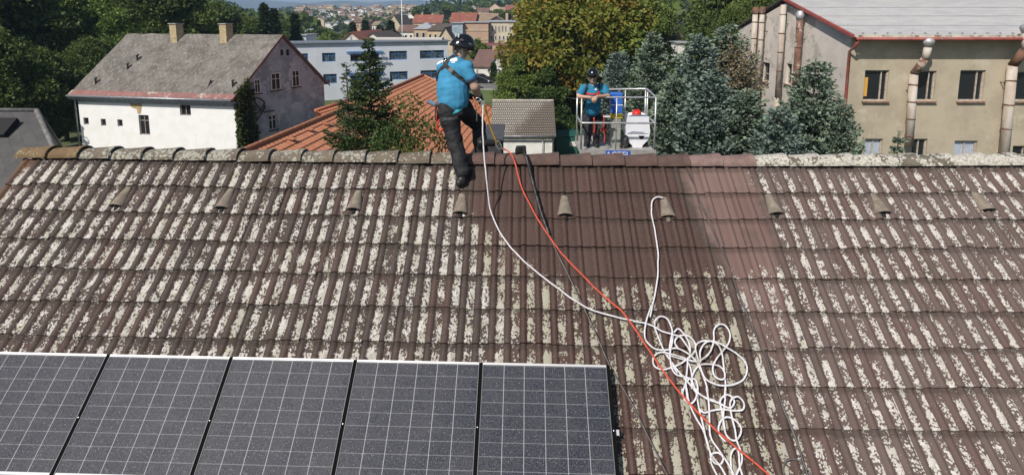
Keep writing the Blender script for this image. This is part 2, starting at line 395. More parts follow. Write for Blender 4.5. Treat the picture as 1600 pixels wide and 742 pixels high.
def build_roof():
    root = thing('tiled_roof_house', 'building in front under a brown concrete tile roof blotched with pale lichen', 'building', (2, 6, 0))
    steps = [0, .06, .14, .21, .28, .36, .43, .5, .62, .75, .88]
    nroll = int(round((U1 - U0) / PER)); us = [U0 + (i + p) * PER for i in range(nroll) for p in steps] + [U0 + nroll * PER]
    for near in (True, False):
        V, q, UVv, A = course_mesh(16 if near else 15, us, S1, near)
        me = np_mesh(V, q, 'roof', smooth=True)
        uvl = me.uv_layers.new(name='roof'); li = np.empty(len(me.loops), np.int32); me.loops.foreach_get('vertex_index', li)
        uvl.data.foreach_set('uv', UVv[li].astype(np.float32).ravel())
        u, s = UVv[:, 0], UVv[:, 1]
        if near:
            A['clean'] = sd_poly(u, s, CLEAN); A['strip'] = sd_poly(u, s, STRIP); A['wet'] = sd_poly(u, s, WET); A['dry'] = sd_poly(u, s, DRYR)
        else:
            for k in ('clean', 'strip', 'wet', 'dry'): A[k] = np.full(len(u), -1.)
        A['rake'] = (u - U0) + s * .12
        for k, v in A.items():
            a = me.attributes.new(k, 'FLOAT', 'POINT'); a.data.foreach_set('value', v.astype(np.float32))
        me.set_sharp_from_angle(angle=R(35))
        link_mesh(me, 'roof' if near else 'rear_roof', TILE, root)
    # ridge tiles
    def rmat(name, base, lich, amount, sc=26):
        m, n, l, b = newmat(name); N = NB(n, l); co = N.coord('Object')
        c = N.mix(N.ramp(N.noise(co, 7, 5, .7), .35, .65), base, tuple(x * 1.5 for x in base))
        vo = N.new('ShaderNodeTexVoronoi'); l.new(co, vo.inputs['Vector']); vo.inputs['Scale'].default_value = sc
        a = N.math('MULTIPLY', N.ramp(N.noise(co, 3.2, 5, .7), .30, .62), amount)
        L = N.ramp(N.math('SUBTRACT', a, vo.outputs['Distance']), 0, .08)
        lc = N.mix(N.ramp(N.noise(co, 40, 4, .7), .4, .65), lich, tuple(x * .45 for x in lich))
        l.new(N.mix(L, c, lc), b.inputs['Base Color']); b.inputs['Roughness'].default_value = .9
        N.bump(N.math('ADD', L, N.noise(co, 60, 3, .7)), .7, .004, b); return m
    rm_l = rmat('ridge_lichen_grey', (.105, .085, .062), (.36, .35, .29), .72)
    rm_c = rmat('ridge_clean_brown', (.075, .046, .038), (.3, .3, .24), .12)
    rm_d = rmat('ridge_drying_brown', (.15, .10, .088), (.4, .38, .3), .2)
    rm_r = rmat('ridge_lichen_pale', (.10, .085, .065), (.52, .49, .42), 1.25)
    rm_e = rmat('ridge_ochre', (.12, .075, .036), (.26, .23, .13), .5)
    u = U0 - .10; i = 0
    while u < U1:
        L = .385; mb = MB(); segs = 12
        jz = random.uniform(-.004, .004); jy = random.uniform(-.006, .006)
        vs = []
        for (du, sc, dz) in ((0, .86, -.004), (L - .09, .97, .006), (L - .04, 1.01, .010), (L + .010, 1.02, .012)):
            for rr in (0, 1):
                for k in range(segs + 1):
                    a = math.pi * k / segs; r = (.128 - rr * .018) * sc
                    yy = math.cos(a) * r * 1.08; zz = math.sin(a) * r * .84
                    vs.append((u + du, AP.y + jy + yy, AP.z + sag(u) - .050 + dz + zz + jz))
        w_ = segs + 1; fs = []
        for st in range(3):
            o0 = st * 2 * w_; o1 = (st + 1) * 2 * w_
            for k in range(segs):
                fs.append((o0 + k, o0 + k + 1, o1 + k + 1, o1 + k)); fs.append((o0 + w_ + k + 1, o0 + w_ + k, o1 + w_ + k, o1 + w_ + k + 1))
            fs.append((o0, o1, o1 + w_, o0 + w_)); fs.append((o0 + segs, o0 + w_ + segs, o1 + w_ + segs, o1 + segs))
        for o0 in (0, 6 * w_):
            for k in range(segs): fs.append((o0 + k, o0 + w_ + k, o0 + w_ + k + 1, o0 + k + 1))
        mb.add(vs, fs, True)
        px = CX + F * ((u + .1 + 6.05 * math.tan(YAW)) / 6.2)
        mt = rm_e if i < 2 else rm_l if u < -.80 else rm_c if u < 1.95 else rm_d if u < 2.45 else rm_r
        o = mb.build('ridge_tile', mt, root)
        if i < 2: o['label'] = 'ochre ridge tile at the left end of the roof'
        me = o.data; me.shade_smooth()
        me.set_sharp_from_angle(angle=R(40)) if hasattr(me, 'set_sharp_from_angle') else None
        u += L; i += 1
    # hooded vent tiles
    hood = pm('vent_hood_concrete', (.16, .135, .105), (.24, .20, .155), 14, .95, .003, grain=.4)
    dark = pm('vent_dark', (.012, .011, .01), None, rough=.9)
    for px, py in ((181, 324), (346, 325), (552, 326), (719, 330), (884, 332), (1045, 334), (1214, 330), (1382, 330), (1545, 327)):
        u, s = roof_us(px, py, .05); mb = MB(); vs = []; n = 14; m_ = 7
        for j in range(m_):
            t = j / (m_ - 1); r = .036 + .058 * t; hh = .02 + .068 * t
            for rr in (0, 1):
                for k in range(n + 1):
                    a = math.pi * k / n; q = 1 - rr * .16
                    vs.append(roofpt(u + math.cos(a) * r * q, s - .25 * (1 - t), .012 + math.sin(a) * hh * q))
        w_ = n + 1; fs = []
        for j in range(m_ - 1):
            o0 = j * 2 * w_; o1 = o0 + 2 * w_
            for k in range(n): fs += [(o0 + k, o1 + k, o1 + k + 1, o0 + k + 1), (o0 + w_ + k, o0 + w_ + k + 1, o1 + w_ + k + 1, o1 + w_ + k)]
        o0 = (m_ - 1) * 2 * w_
        for k in range(n): fs += [(o0 + k, o0 + w_ + k, o0 + w_ + k + 1, o0 + k + 1), (k, k + 1, w_ + k + 1, w_ + k)]
        mb.add(vs, fs, True); v = mb.build('vent_hood', hood, root)
        v.data.set_sharp_from_angle(angle=R(45))
        mb = MB(); mb.tube([roofpt(u, s - .06, .02), roofpt(u, s + .045, .012)], [.032, .028], 10); mb.build('spout', dark if px != 1045 else hood, v)
    # gable and eave walls
    wm = pm('render_wall', (.42, .38, .32), (.34, .31, .26), 1.2, .9, .01)
    ez = AP.z - 5.35 * math.sin(RP); ey = 5.35 * math.cos(RP)
    for x in (U0 + .18, U1 - .3):
        mb = MB(); mb.prism([(x, AP.y - ey + .35, 0), (x, AP.y + ey - .35, 0), (x, AP.y + ey - .35, ez + .2), (x, AP.y, AP.z - .12), (x, AP.y - ey + .35, ez + .2)], (.12, 0, 0)); mb.build('gable_wall', wm, root)
    for y in (AP.y - ey + .35, AP.y + ey - .47):
        mb = MB(); mb.box(U0 + .31, U1 - .31, y, y + .12, 0, ez + .15); mb.build('side_wall', wm, root)
    vb = pm('verge_board', (.17, .09, .05), (.09, .06, .04), 5, .8)
    mb = MB()
    for sgn in (-1, 1):
        d = Vector((0, sgn * math.cos(RP), -math.sin(RP))); nn = Vector((0, sgn * math.sin(RP), math.cos(RP)))
        c = AP + Vector((U0 - .025, 0, 0)) + d * (2.62) + nn * (-.06); mb.obox(c, (.014, 0, 0), d * 2.55, nn * .075)
    mb.build('verge_board', vb, root)
    return root
ROOF = build_roof()

# ------------------------------------------------------------------ solar panels
def build_panels():
    HP = .135
    m, n, l, b = newmat('dusty_cells'); N = NB(n, l)
    uv = N.new('ShaderNodeUVMap', uv_map='cells').outputs[0]
    sx = N.new('ShaderNodeSeparateXYZ'); l.new(uv, sx.inputs[0])
    def line(c, wd):
        f = N.math('FRACT', N.math('ADD', c, .5)); d = N.math('ABSOLUTE', N.math('SUBTRACT', f, .5))
        return N.ramp(d, wd * .5, wd, 1., 0.)
    lv = line(sx.outputs[0], .022); lh = line(sx.outputs[1], .040)
    mid = N.ramp(N.math('ABSOLUTE', N.math('SUBTRACT', sx.outputs[1], 9)), .09, .12, 1., 0.)
    co = N.coord('Object')
    finger = line(N.math('MULTIPLY', sx.outputs[0], 10), .06)
    n1 = N.ramp(N.noise(co, 105, 3, .85), .36, .66); n2 = N.noise(co, 2.5, 5, .7)
    vo = N.new('ShaderNodeTexVoronoi'); l.new(co, vo.inputs['Vector']); vo.inputs['Scale'].default_value = 60
    vs = N.new('ShaderNodeSeparateColor'); l.new(vo.outputs['Color'], vs.inputs[0])
    spk = N.math('MULTIPLY', N.ramp(vo.outputs['Distance'], .12, .30, 1., 0.), N.ramp(vs.outputs[0], .62, .95))
    c = N.mix(n1, (.006, .008, .016), (.070, .074, .092))
    c = N.mix(N.math('MULTIPLY', N.ramp(n2, .35, .7), .22), c, (.095, .093, .098))
    c = N.mix(N.math('MULTIPLY', finger, .12), c, (.2, .2, .2))
    c = N.mix(N.math('MULTIPLY', spk, .55), c, (.34, .33, .32))
    c = N.mix(N.math('MULTIPLY', lh, .24), c, (.42, .42, .43))
    c = N.mix(N.math('MULTIPLY', N.math('MULTIPLY', lv, N.ramp(N.math('ABSOLUTE', N.math('SUBTRACT', sx.outputs[0], 3)), 2.5, 2.6, 1., 0.)), .48), c, (.55, .55, .56))
    c = N.mix(N.math('MULTIPLY', mid, .95), c, (.62, .62, .63))
    l.new(c, b.inputs['Base Color']); b.inputs['Roughness'].default_value = .5; b.inputs['Specular IOR Level'].default_value = .12
    fr = pm('aluminium_frame', (.46, .46, .47), None, rough=.5, metal=.3)
    frs = pm('side_frame_grey', (.16, .16, .17), None, rough=.6)
    blk = pm('black_anodised', (.006, .006, .006), None, rough=.9, spec=.05)
    bolt = pm('steel_bolt', (.6, .6, .6), None, rough=.3, metal=1)
    a = Vector(roof_us(170, 553, HP)); c_ = Vector(roof_us(950, 570, HP)); e = (c_ - a); pitch = e.length / 4; e.normalize()
    f_ = Vector((-e.y, e.x)); o0 = a - e * pitch
    def P(u, v, h): q = o0 + e * u + f_ * v; return AP + Vector((q.x, 0, 0)) + dn * q.y + nr * h
    W = pitch - .034; Lp = 1.75; fw = .014
    labs = ['dusty solar panel cut by the left edge of the picture, first of the row', 'dusty solar panel second from the left of the row on the lichened tiles',
            'middle one of the five dusty solar panels on the roof', 'dusty solar panel fourth of the row, left of the end one',
            'end solar panel of the row, with the bare tiles and ropes to its right']
    for i in range(5):
        u0 = i * pitch + .017; u1 = u0 + W
        root = thing('solar_panel', labs[i], 'solar panel', P((u0 + u1) / 2, Lp / 2, HP - .035), 'solar panels in a row on the roof')
        mb = MB()
        du = (P(1, 0, 0) - P(0, 0, 0)); dv = (P(0, 1, 0) - P(0, 0, 0))
        def bar(ua, ub, va, vb): mb.obox(P((ua + ub) / 2, (va + vb) / 2, HP - .0175), du * (ub - ua) / 2, dv * (vb - va) / 2, nr * .0175)
        bar(u0, u1, 0, fw + .004); mb.build('top_frame', fr, root)
        mb = MB(); bar(u0, u1, Lp - fw, Lp); mb.build('bottom_frame', fr, root)
        for ua in (u0, u1 - fw * .35): mb = MB(); bar(ua, ua + fw * .35, fw + .004, Lp - fw); mb.build('side_frame', frs, root)
        mb = MB(); mb.obox(P((u0 + u1) / 2, Lp / 2, HP - .020), du * (W / 2 - .008), dv * (Lp / 2 - .008), nr * .012); mb.build('backing', blk, root)
        V = [P(u0 + .0071, fw + .0045, HP - .004), P(u1 - .0071, fw + .0045, HP - .004), P(u1 - .0071, Lp - fw - .0005, HP - .004), P(u0 + .0071, Lp - fw - .0005, HP - .004)]
        me = bpy.data.meshes.new('cells'); me.from_pydata(V, [], [(3, 2, 1, 0)]); uvl = me.uv_layers.new(name='cells')
        mid = .03
        for li, (x, y) in zip(range(4), ((-mid, 18.05), (6 + mid, 18.05), (6 + mid, -.05), (-mid, -.05))): uvl.data[li].uv = (x, y)
        link_mesh(me, 'cells', m, root)
        # black strip painting the shade in the panel gap, and clamp
        mb = MB(); mb.obox(P(u1 + .017, Lp / 2, HP - .016), du * .0165, dv * (Lp / 2), nr * .008); mb.build('gap_shade_strip', blk, root)
        mb = MB(); mb.obox(P(u1 + .017, .50, HP - .006), du * .016, dv * .035, nr * .005); cl = mb.build('clamp', blk, root)
        mb = MB(); mb.lathe([(.008, 0), (.008, .008), (.005, .011)], P(u1 + .017, .49, HP - .001), 8, nr); mb.build('bolt', bolt, cl)
    rr = thing('mounting_rail', 'aluminium mounting rail end sticking out right of the end solar panel', 'rail', P(5 * pitch, .5, .05))
    mb = MB(); mb.obox(P(5 * pitch * .5 + .03, .50, .073), du * (5 * pitch * .5 + .015), dv * .02, nr * .02); mb.build('rail', fr, rr)
    mb = MB(); mb.obox(P(5 * pitch + .05, .50, .07), du * .004, dv * .022, nr * .022)
    mb.obox(P(5 * pitch + .028, .50, .105), du * .018, dv * .02, nr * .010); mb.build('end_clamp', fr, rr)
build_panels()

# ------------------------------------------------------------------ ropes and hoses
rope_m = pm('white_rope', (.70, .68, .70), (.52, .50, .51), 60, .7, .002, c3=(.44, .41, .38), s3=5, lo3=.55, hi3=.68)
red_m = pm('red_rope', (.62, .10, .05), (.44, .06, .035), 60, .7, .002)
blackhose = pm('black_rubber', (.012, .012, .012), (.03, .03, .03), 12, .45)
greyhose = pm('grey_hose', (.13, .12, .11), (.07, .065, .06), 20, .6)
def roofpath(L, h=.058, jit=0): return [roofpx(x, y, h + (random.random() * jit)) for x, y in L]
def rope_obj(name, label, cat, mat, strands, r, group=None, parts=None):
    mb = MB()
    for s in strands:
        q = smooth_path(s, 6); mb.tube([p + Vector(noise.noise_vector(p * 9)) * .006 for p in q], [r * (1 + .10 * noise.noise(p * 30)) for p in q], 7)
    o = mb.build(name, mat, None, strands[0][0]); return tag(o, label, cat, group)
GRIP = at(755, 164, 5.72)
main = [GRIP, at(754, 195, 5.66), at(756, 235, 5.58), at(760, 280, 5.48)] + [roofpx(766, 322, .12), roofpx(785, 365, .06)] + roofpath([(820, 405), (868, 443), (915, 475), (955, 488), (992, 496)])
A = lambda L: [(990 + x / 4.945, 470 + y / 4.945) for x, y in L]
B = lambda L: [(1030 + x / 5.225, 600 + y / 5.225) for x, y in L]
strA = [[(0, 130), (90, 150), (160, 170), (220, 205), (300, 230), (360, 250), (400, 300), (430, 345), (440, 380)],
 [(145, 0), (105, 110), (88, 220), (105, 290), (170, 345), (250, 352), (330, 340), (400, 365), (460, 410), (500, 460), (540, 545), (570, 650), (580, 740)],
 [(165, 160), (165, 130), (205, 95), (260, 110), (295, 190), (290, 270), (280, 350), (290, 470), (330, 540), (400, 560), (450, 590), (490, 680), (560, 720), (640, 742)],
 [(160, 170), (200, 270), (235, 360), (290, 440), (370, 545), (430, 610), (480, 680)],
 [(400, 430), (300, 400), (220, 370), (165, 390), (150, 430), (170, 480), (230, 505), (300, 485), (370, 450), (410, 425), (430, 410)],
 [(300, 230), (300, 300), (280, 380), (290, 450), (340, 530)],
 [(350, 345), (320, 300), (330, 260), (370, 240), (430, 250), (475, 300), (475, 360), (430, 410)],
 [(310, 215), (345, 185), (380, 215), (430, 300), (440, 375)],
 [(410, 425), (480, 440), (530, 425), (590, 370), (620, 290), (625, 200), (660, 155), (710, 165), (745, 220), (740, 290), (700, 350), (650, 410), (615, 480), (625, 550), (670, 580), (705, 570), (705, 520), (670, 475), (610, 460), (540, 460), (500, 480), (460, 550), (450, 620), (485, 690)],
 [(520, 450), (515, 370), (540, 310), (580, 285), (640, 290), (720, 330), (800, 380), (860, 440), (880, 510), (850, 580), (790, 610), (700, 628), (620, 610), (560, 570), (530, 510), (490, 390), (480, 320), (520, 285), (580, 282), (625, 295), (660, 320), (685, 380), (700, 480), (712, 600), (708, 700), (712, 742)],
 [(240, 370), (330, 395), (410, 425), (415, 500), (405, 600), (420, 742)],
 [(410, 430), (440, 480), (455, 560), (450, 650)],
 [(430, 570), (395, 630), (380, 690), (400, 742)], [(430, 570), (480, 580), (495, 640), (490, 742)]]
strB = [[(190, 0), (190, 40), (215, 100), (260, 125), (300, 80), (310, 0)],
 [(225, 0), (245, 120), (300, 240), (370, 370), (420, 520), (430, 620), (490, 742), (530, 800)],
 [(290, 0), (320, 130), (350, 260), (380, 400), (430, 540), (500, 640), (560, 742), (600, 800)],
 [(385, 0), (410, 120), (410, 260), (425, 400), (500, 520), (580, 640), (610, 700), (640, 800)],
 [(310, 40), (390, 90), (480, 120), (560, 160), (600, 150), (615, 110), (580, 65), (540, 60), (500, 110), (515, 200), (530, 330), (560, 400), (620, 430), (660, 390), (665, 320), (620, 260), (560, 235), (510, 260), (485, 320), (500, 390), (545, 440)],
 [(320, 160), (370, 200), (430, 185), (520, 175), (640, 185), (690, 170), (695, 120), (650, 75), (600, 85), (580, 130), (590, 220), (620, 350), (640, 430), (670, 520), (680, 600), (640, 700), (600, 800)],
 [(545, 0), (540, 100), (525, 230), (535, 350)],
 [(430, 560), (445, 530), (490, 530), (525, 570), (500, 620), (455, 610), (430, 570)],
 [(700, 800), (690, 742), (665, 640), (650, 520), (620, 490), (585, 530), (590, 620), (610, 742), (640, 800)]]
tang = [roofpath(A(s), .056, .024) for s in strA] + [roofpath(B(s), .056, .024) for s in strB]
short = roofpath([(1036, 304), (1028, 303), (1020, 309), (1018, 325), (1023, 352), (1028, 385), (1028, 425), (1022, 462), (1016, 490)], .060)
rope_obj('rope', 'long white rope running from the worker\'s hand down the tiles to a tangled heap', 'rope', rope_m, [main, short] + tang, .0082)
red = [at(785, 232, 6.0), at(795, 237, 5.98), at(804, 252, 5.86)] + roofpath([(813, 283), (830, 320), (848, 350), (875, 388), (905, 420), (940, 455), (975, 485), (1010, 535), (1050, 592), (1100, 647), (1150, 692), (1215, 746), (1260, 790)], .085)
rope_obj('rope', 'taut red safety rope crossing the tiles over the white tangle', 'rope', red_m, [red], .0088)
lab = thing('cleaning_lance', 'black cleaning lance lying over the ridge with a thin grey hose down the tiles', 'cleaning lance', roofpx(815, 245))
mb = MB(); c0 = at(813, 233, 6.02)
mb.obox(c0, (.055, .01, 0), (0, .03, 0), (.005, 0, .035)); mb.obox(c0 + Vector((.045, 0, -.02)), (.025, 0, 0), (0, .03, 0), (0, 0, .05)); mb.obox(c0 + Vector((-.05, 0, -.02)), (.012, 0, .01), (0, .02, 0), (0, 0, .03))
mb.build('brush_head', blackhose, lab)
mb = MB(); pth = smooth_path([at(818, 236, 6.0), at(823, 248, 5.88)] + roofpath([(831, 275), (839, 305), (848, 335), (858, 362)], .07), 8)
mb.tube(pth, [.019 + .003 * math.sin(i * 1.9) for i in range(len(pth))], 10); mb.build('grip', blackhose, lab)
mb = MB(); mb.tube(smooth_path(roofpath([(857, 358), (868, 385), (888, 425), (912, 475), (935, 525), (955, 570), (985, 620), (1010, 670), (1040, 730), (1075, 800)], .056)), .0068, 7); mb.build('hose', greyhose, lab)
cb = rope_obj('cable', 'thin dark cable running down the tiles along the pale drying strip', 'cable', greyhose,
   [[at(1062, 234, 6.02)] + roofpath([(1068, 243), (1075, 262), (1090, 300), (1103, 330), (1120, 368), (1140, 415), (1165, 480), (1190, 535), (1205, 575), (1222, 625), (1242, 675), (1256, 715), (1275, 790)], .036)], .0105)
cb.data.materials[0] = pm('dark_cable', (.03, .028, .027), (.09, .08, .075), 3, .5)
lp = [(1240 + 16 * math.cos(a), 727 + 17 * math.sin(a)) for a in np.linspace(0, 6.28, 14)]
rope_obj('cable_loop', 'small grey coil of hose at the lower edge beside the dark cable', 'hose', greyhose, [roofpath(lp, .056), roofpath([(1256, 720), (1268, 735), (1290, 775)], .056)], .0065)

# ------------------------------------------------------------------ building helpers
glass = pm('window_glass', (.015, .018, .022), None, rough=.08, spec=.8)
glass_b = pm('window_glass_pale', (.10, .14, .17), (.02, .03, .04), 1.5, .12, spec=.8)
glass_d = pm('dull_glass', (.02, .022, .026), None, rough=.3, spec=.25)
dark_m = pm('dark_interior', (.01, .01, .01), None, rough=.9)
white_fr = pm('white_frame', (.62, .60, .56), (.42, .40, .36), 6, .6)
def wall(mb, A, B, z0, z1, holes=(), depth=.16):
    A = Vector((A[0], A[1])); B = Vector((B[0], B[1])); L = (B - A).length; u = (B - A) / L; n = Vector((u.y, -u.x))
    P = lambda s, z, d=0.: (A.x + u.x * s - n.x * d, A.y + u.y * s - n.y * d, z)
    S = sorted({0, L} | {round(h[0], 4) for h in holes} | {round(h[1], 4) for h in holes}); Z = sorted({z0, z1} | {round(h[2], 4) for h in holes} | {round(h[3], 4) for h in holes})
    for i in range(len(S) - 1):
        for j in range(len(Z) - 1):
            sc, zc = (S[i] + S[i + 1]) / 2, (Z[j] + Z[j + 1]) / 2
            if any(h[0] < sc < h[1] and h[2] < zc < h[3] for h in holes): continue
            mb.quad(P(S[i], Z[j]), P(S[i + 1], Z[j]), P(S[i + 1], Z[j + 1]), P(S[i], Z[j + 1]))
    for a, b, c, d in holes:
        mb.quad(P(a, c), P(a, c, depth), P(b, c, depth), P(b, c)); mb.quad(P(a, d), P(b, d), P(b, d, depth), P(a, d, depth))
        mb.quad(P(a, c), P(a, d), P(a, d, depth), P(a, c, depth)); mb.quad(P(b, c), P(b, c, depth), P(b, d, depth), P(b, d))
    return P
def window(root, A, B, hole, depth=.16, fr=None, pane=None, vb=(.5,), hb=(), ft=.06, name='window', label=None, sill=None):
    A = Vector((A[0], A[1])); B = Vector((B[0], B[1])); u = (B - A).normalized(); n = Vector((u.y, -u.x)); a, b, c, d = hole
    u3 = Vector((u.x, u.y, 0)); n3 = Vector((n.x, n.y, 0)); O = Vector((A.x, A.y, 0))
    def bar(mb, s0, s1, z0, z1, dd, t=.03): mb.obox(O + u3 * (s0 + s1) / 2 + Vector((0, 0, (z0 + z1) / 2)) - n3 * dd, u3 * (s1 - s0) / 2, n3 * t, Vector((0, 0, (z1 - z0) / 2)))
    mb = MB(); dd = depth - .035
    bar(mb, a, b, c, c + ft, dd); bar(mb, a, b, d - ft, d, dd); bar(mb, a, a + ft, c + ft, d - ft, dd); bar(mb, b - ft, b, c + ft, d - ft, dd)
    for f in vb: s = a + (b - a) * f; bar(mb, s - ft * .45, s + ft * .45, c + ft, d - ft, dd, .024)
    for f in hb: z = c + (d - c) * f; bar(mb, a + ft, b - ft, z - ft * .4, z + ft * .4, dd, .020)
    w_ = mb.build(name, fr or white_fr, root)
    if label: w_['label'] = label
    mb = MB(); bar(mb, a + ft * .5, b - ft * .5, c + ft * .5, d - ft * .5, depth + .002, .008); mb.build('pane', pane or glass, w_)
    mb = MB(); bar(mb, a, b, c, d, depth + .25, .01); mb.build('dark_room_sheet', dark_m, w_)  # dark sheet standing in for the shade of the unlit room
    if sill: mb = MB(); bar(mb, a - .06, b + .06, c - .07, c - .01, -.05, .07); mb.build('sill', sill, w_)
    return w_
def pxhole(A, B, x0, y0, x1, y1):
    s0, z1 = wall_sz(x0, y0, A, B); s1, z1b = wall_sz(x1, y0, A, B); _, z0 = wall_sz(x0, y1, A, B); _, z0b = wall_sz(x1, y1, A, B)
    return (s0, s1, (z0 + z0b) / 2, (z1 + z1b) / 2)
def V2(p): return Vector((p.x, p.y))

# ------------------------------------------------------------------ white house with the grey roof
def white_house():
    FR = at(368, 147, 35); ze = FR.z; FL = atz(120, 140, ze); BR = atz(506, 129, ze); BL = FL + (BR - FR)
    s, zr = wall_sz(440, 57, FR, BR)
    root = thing('white_house', 'white rendered house with a tall weathered grey roof, two chimneys and ivy on its corner', 'house', ((FL.x + BR.x) / 2, (FL.y + BR.y) / 2, 0))
    wf = pm('white_render', (.84, .84, .83), (.79, .79, .77), 1.5, .9, .004, c3=(.62, .58, .50), s3=.35, lo3=.66, hi3=.72)
    wg = pm('shaded_peeling_render', (.34, .365, .40), (.23, .25, .28), 1.1, .95, .01, c3=(.42, .44, .46), s3=.8, lo=.42, hi=.58, grain=.3)  # blue-grey of the gable's shade put into the worn render colour
    holes = [pxhole(FL, FR, 280, 160, 297, 181), pxhole(FL, FR, 216, 180, 232, 211), pxhole(FL, FR, 130, 184, 138, 195), pxhole(FL, FR, 157, 186, 165, 197), pxhole(FL, FR, 183, 187, 191, 198)]
    mb = MB(); wall(mb, FL, FR, 0, ze, holes, .14); mb.build('wall', wf, root)
    hole2 = [pxhole(FR, BR, 422, 114, 437, 141), pxhole(FR, BR, 455, 110, 467, 136), pxhole(FR, BR, 420, 180, 433, 203), pxhole(FR, BR, 396, 124, 406, 146)]
    hole2 = [h for h in hole2]
    L2 = (V2(BR) - V2(FR)).length
    zt = max(h[3] for h in hole2) + .1
    mb = MB(); P = wall(mb, FR, BR, 0, ze, [h for h in hole2 if h[3] < ze], .18)
    # gable triangle with openings is cut as a band up to zt, then the point
    k = (zr - ze) / (L2 / 2); hs = [h for h in hole2 if h[3] >= ze]
    mb2 = mb
    ap = (L2 / 2, zr)
    mb2.poly([P(0, ze), P(L2, ze), P(*ap)])
    mb2.build('gable_wall', wg, root)
    mb = MB(); wall(mb, BR, BL, 0, ze); P2 = wall(mb, BL, FL, 0, ze); mb.poly([P2(0, ze), P2(L2, ze), P2(L2 / 2, zr)]); mb.build('rear_wall', wf, root)
    wood = pm('old_wood_frame', (.30, .27, .24), (.2, .18, .16), 8, .7)
    for i, h in enumerate(holes): window(root, FL, FR, h, .14, wood, None, (.5,) if i < 2 else (), (.72,) if i == 1 else (), .07 if i < 2 else .05)
    for h in hole2:
        if h[3] < ze: window(root, FR, BR, h, .18, white_fr, glass_d, (.5,), (.66,), .07, sill=dark_m)
    for h in hs:   # openings above the eaves line: frame boxes let into the gable
        u = (V2(BR) - V2(FR)).normalized(); n3 = Vector((u.y, -u.x, 0)); u3 = Vector((u.x, u.y, 0)); O = Vector((FR.x, FR.y, 0))
        c = O + u3 * (h[0] + h[1]) / 2 + Vector((0, 0, (h[2] + h[3]) / 2)); hw = (h[1] - h[0]) / 2; hh = (h[3] - h[2]) / 2
        mb = MB(); mb.obox(c + n3 * .01, u3 * (hw - .07), n3 * .012, Vector((0, 0, hh - .07))); g = mb
        mb = MB()
        for sx in (-1, 1): mb.obox(c + u3 * sx * (hw - .035) + n3 * .025, u3 * .035, n3 * .03, Vector((0, 0, hh)))
        for sz in (-1, 1): mb.obox(c + Vector((0, 0, sz * (hh - .035))) + n3 * .025, u3 * (hw - .07), n3 * .03, Vector((0, 0, .035)))
        mb.obox(c + n3 * .025, u3 * .02, n3 * .02, Vector((0, 0, hh - .07))); mb.obox(c + n3 * .025 + Vector((0, 0, hh * .3)), u3 * (hw - .07), n3 * .016, Vector((0, 0, .02)))
        w_ = mb.build('window', white_fr, root); g.build('pane', glass_d, w_)
        mb = MB(); mb.obox(c + n3 * .06 - Vector((0, 0, hh + .04)), u3 * (hw + .08), n3 * .08, Vector((0, 0, .03))); mb.build('sill', dark_m, w_)
    # small attic slots
    for x in (438, 447):
        a, b, c, d = pxhole(FR, BR, x, 78, x + 4, 87)
        u = (V2(BR) - V2(FR)).normalized(); n3 = Vector((u.y, -u.x, 0)); u3 = Vector((u.x, u.y, 0))
        mb = MB(); mb.obox(Vector((FR.x, FR.y, 0)) + u3 * (a + b) / 2 + Vector((0, 0, (c + d) / 2)), u3 * (b - a) / 2, n3 * .02, Vector((0, 0, (d - c) / 2))); mb.build('attic_slot', dark_m, root)
    # roof
    m, n, l, b = newmat('weathered_fibre_cement'); N = NB(n, l)
    uv = N.new('ShaderNodeUVMap', uv_map='uv').outputs[0]
    c = N.mix(N.ramp(N.noise(uv, .55, 6, .7), .35, .65), (.10, .09, .078), (.19, .175, .155))
    st = N.noise(N.scale(uv, (2.6, 1.1, 1)), 2.6, 8, .8); c = N.mix(N.ramp(st, .50, .62), c, (.29, .27, .24))
    c = N.mix(N.math('MULTIPLY', N.ramp(N.noise(uv, 1.3, 6, .75), .52, .62), .6), c, (.085, .07, .055))
    sx = N.new('ShaderNodeSeparateXYZ'); l.new(uv, sx.inputs[0])
    def dl(sign):
        q = N.math('MULTIPLY_ADD', sx.outputs[1], sign, sx.outputs[0]); f = N.math('FRACT', N.math('MULTIPLY', q, 2.4))
        return N.ramp(f, .0, .16, 1, 0)
    dd_ = N.math('MAXIMUM', dl(1.), dl(-1.)); c = N.mix(N.math('MULTIPLY', dd_, .42), c, (.07, .06, .05))
    l.new(c, b.inputs['Base Color']); b.inputs['Roughness'].default_value = .9; N.bump(N.math('SUBTRACT', st, N.math('MULTIPLY', dd_, .5)), .6, .03, b)
    up = Vector((0, 0, 1)); RL = Vector((FL.x + BL.x, FL.y + BL.y, 0)) / 2; RR_ = Vector((FR.x + BR.x, FR.y + BR.y, 0)) / 2
    ux = (Vector((FR.x - FL.x, FR.y - FL.y, 0))).normalized(); uy = Vector((BR.x - FR.x, BR.y - FR.y, 0)).normalized()
    RL += ux * -.15; RR_ += ux * .22; RL.z = RR_.z = zr + .12
    k = (zr - ze) / (L2 / 2)
    ptsL = RL - uy * (L2 / 2 + .45); ptsR = RR_ - uy * (L2 / 2 + .45); ptsL.z = ptsR.z = zr + .12 - k * (L2 / 2 + .45)
    bkL = RL + uy * (L2 / 2 + .3); bkR = RR_ + uy * (L2 / 2 + .3); bkL.z = bkR.z = zr + .12 - k * (L2 / 2 + .3)
    nn = ux.cross((RL - ptsL).normalized()).normalized(); nn = nn if nn.z > 0 else -nn
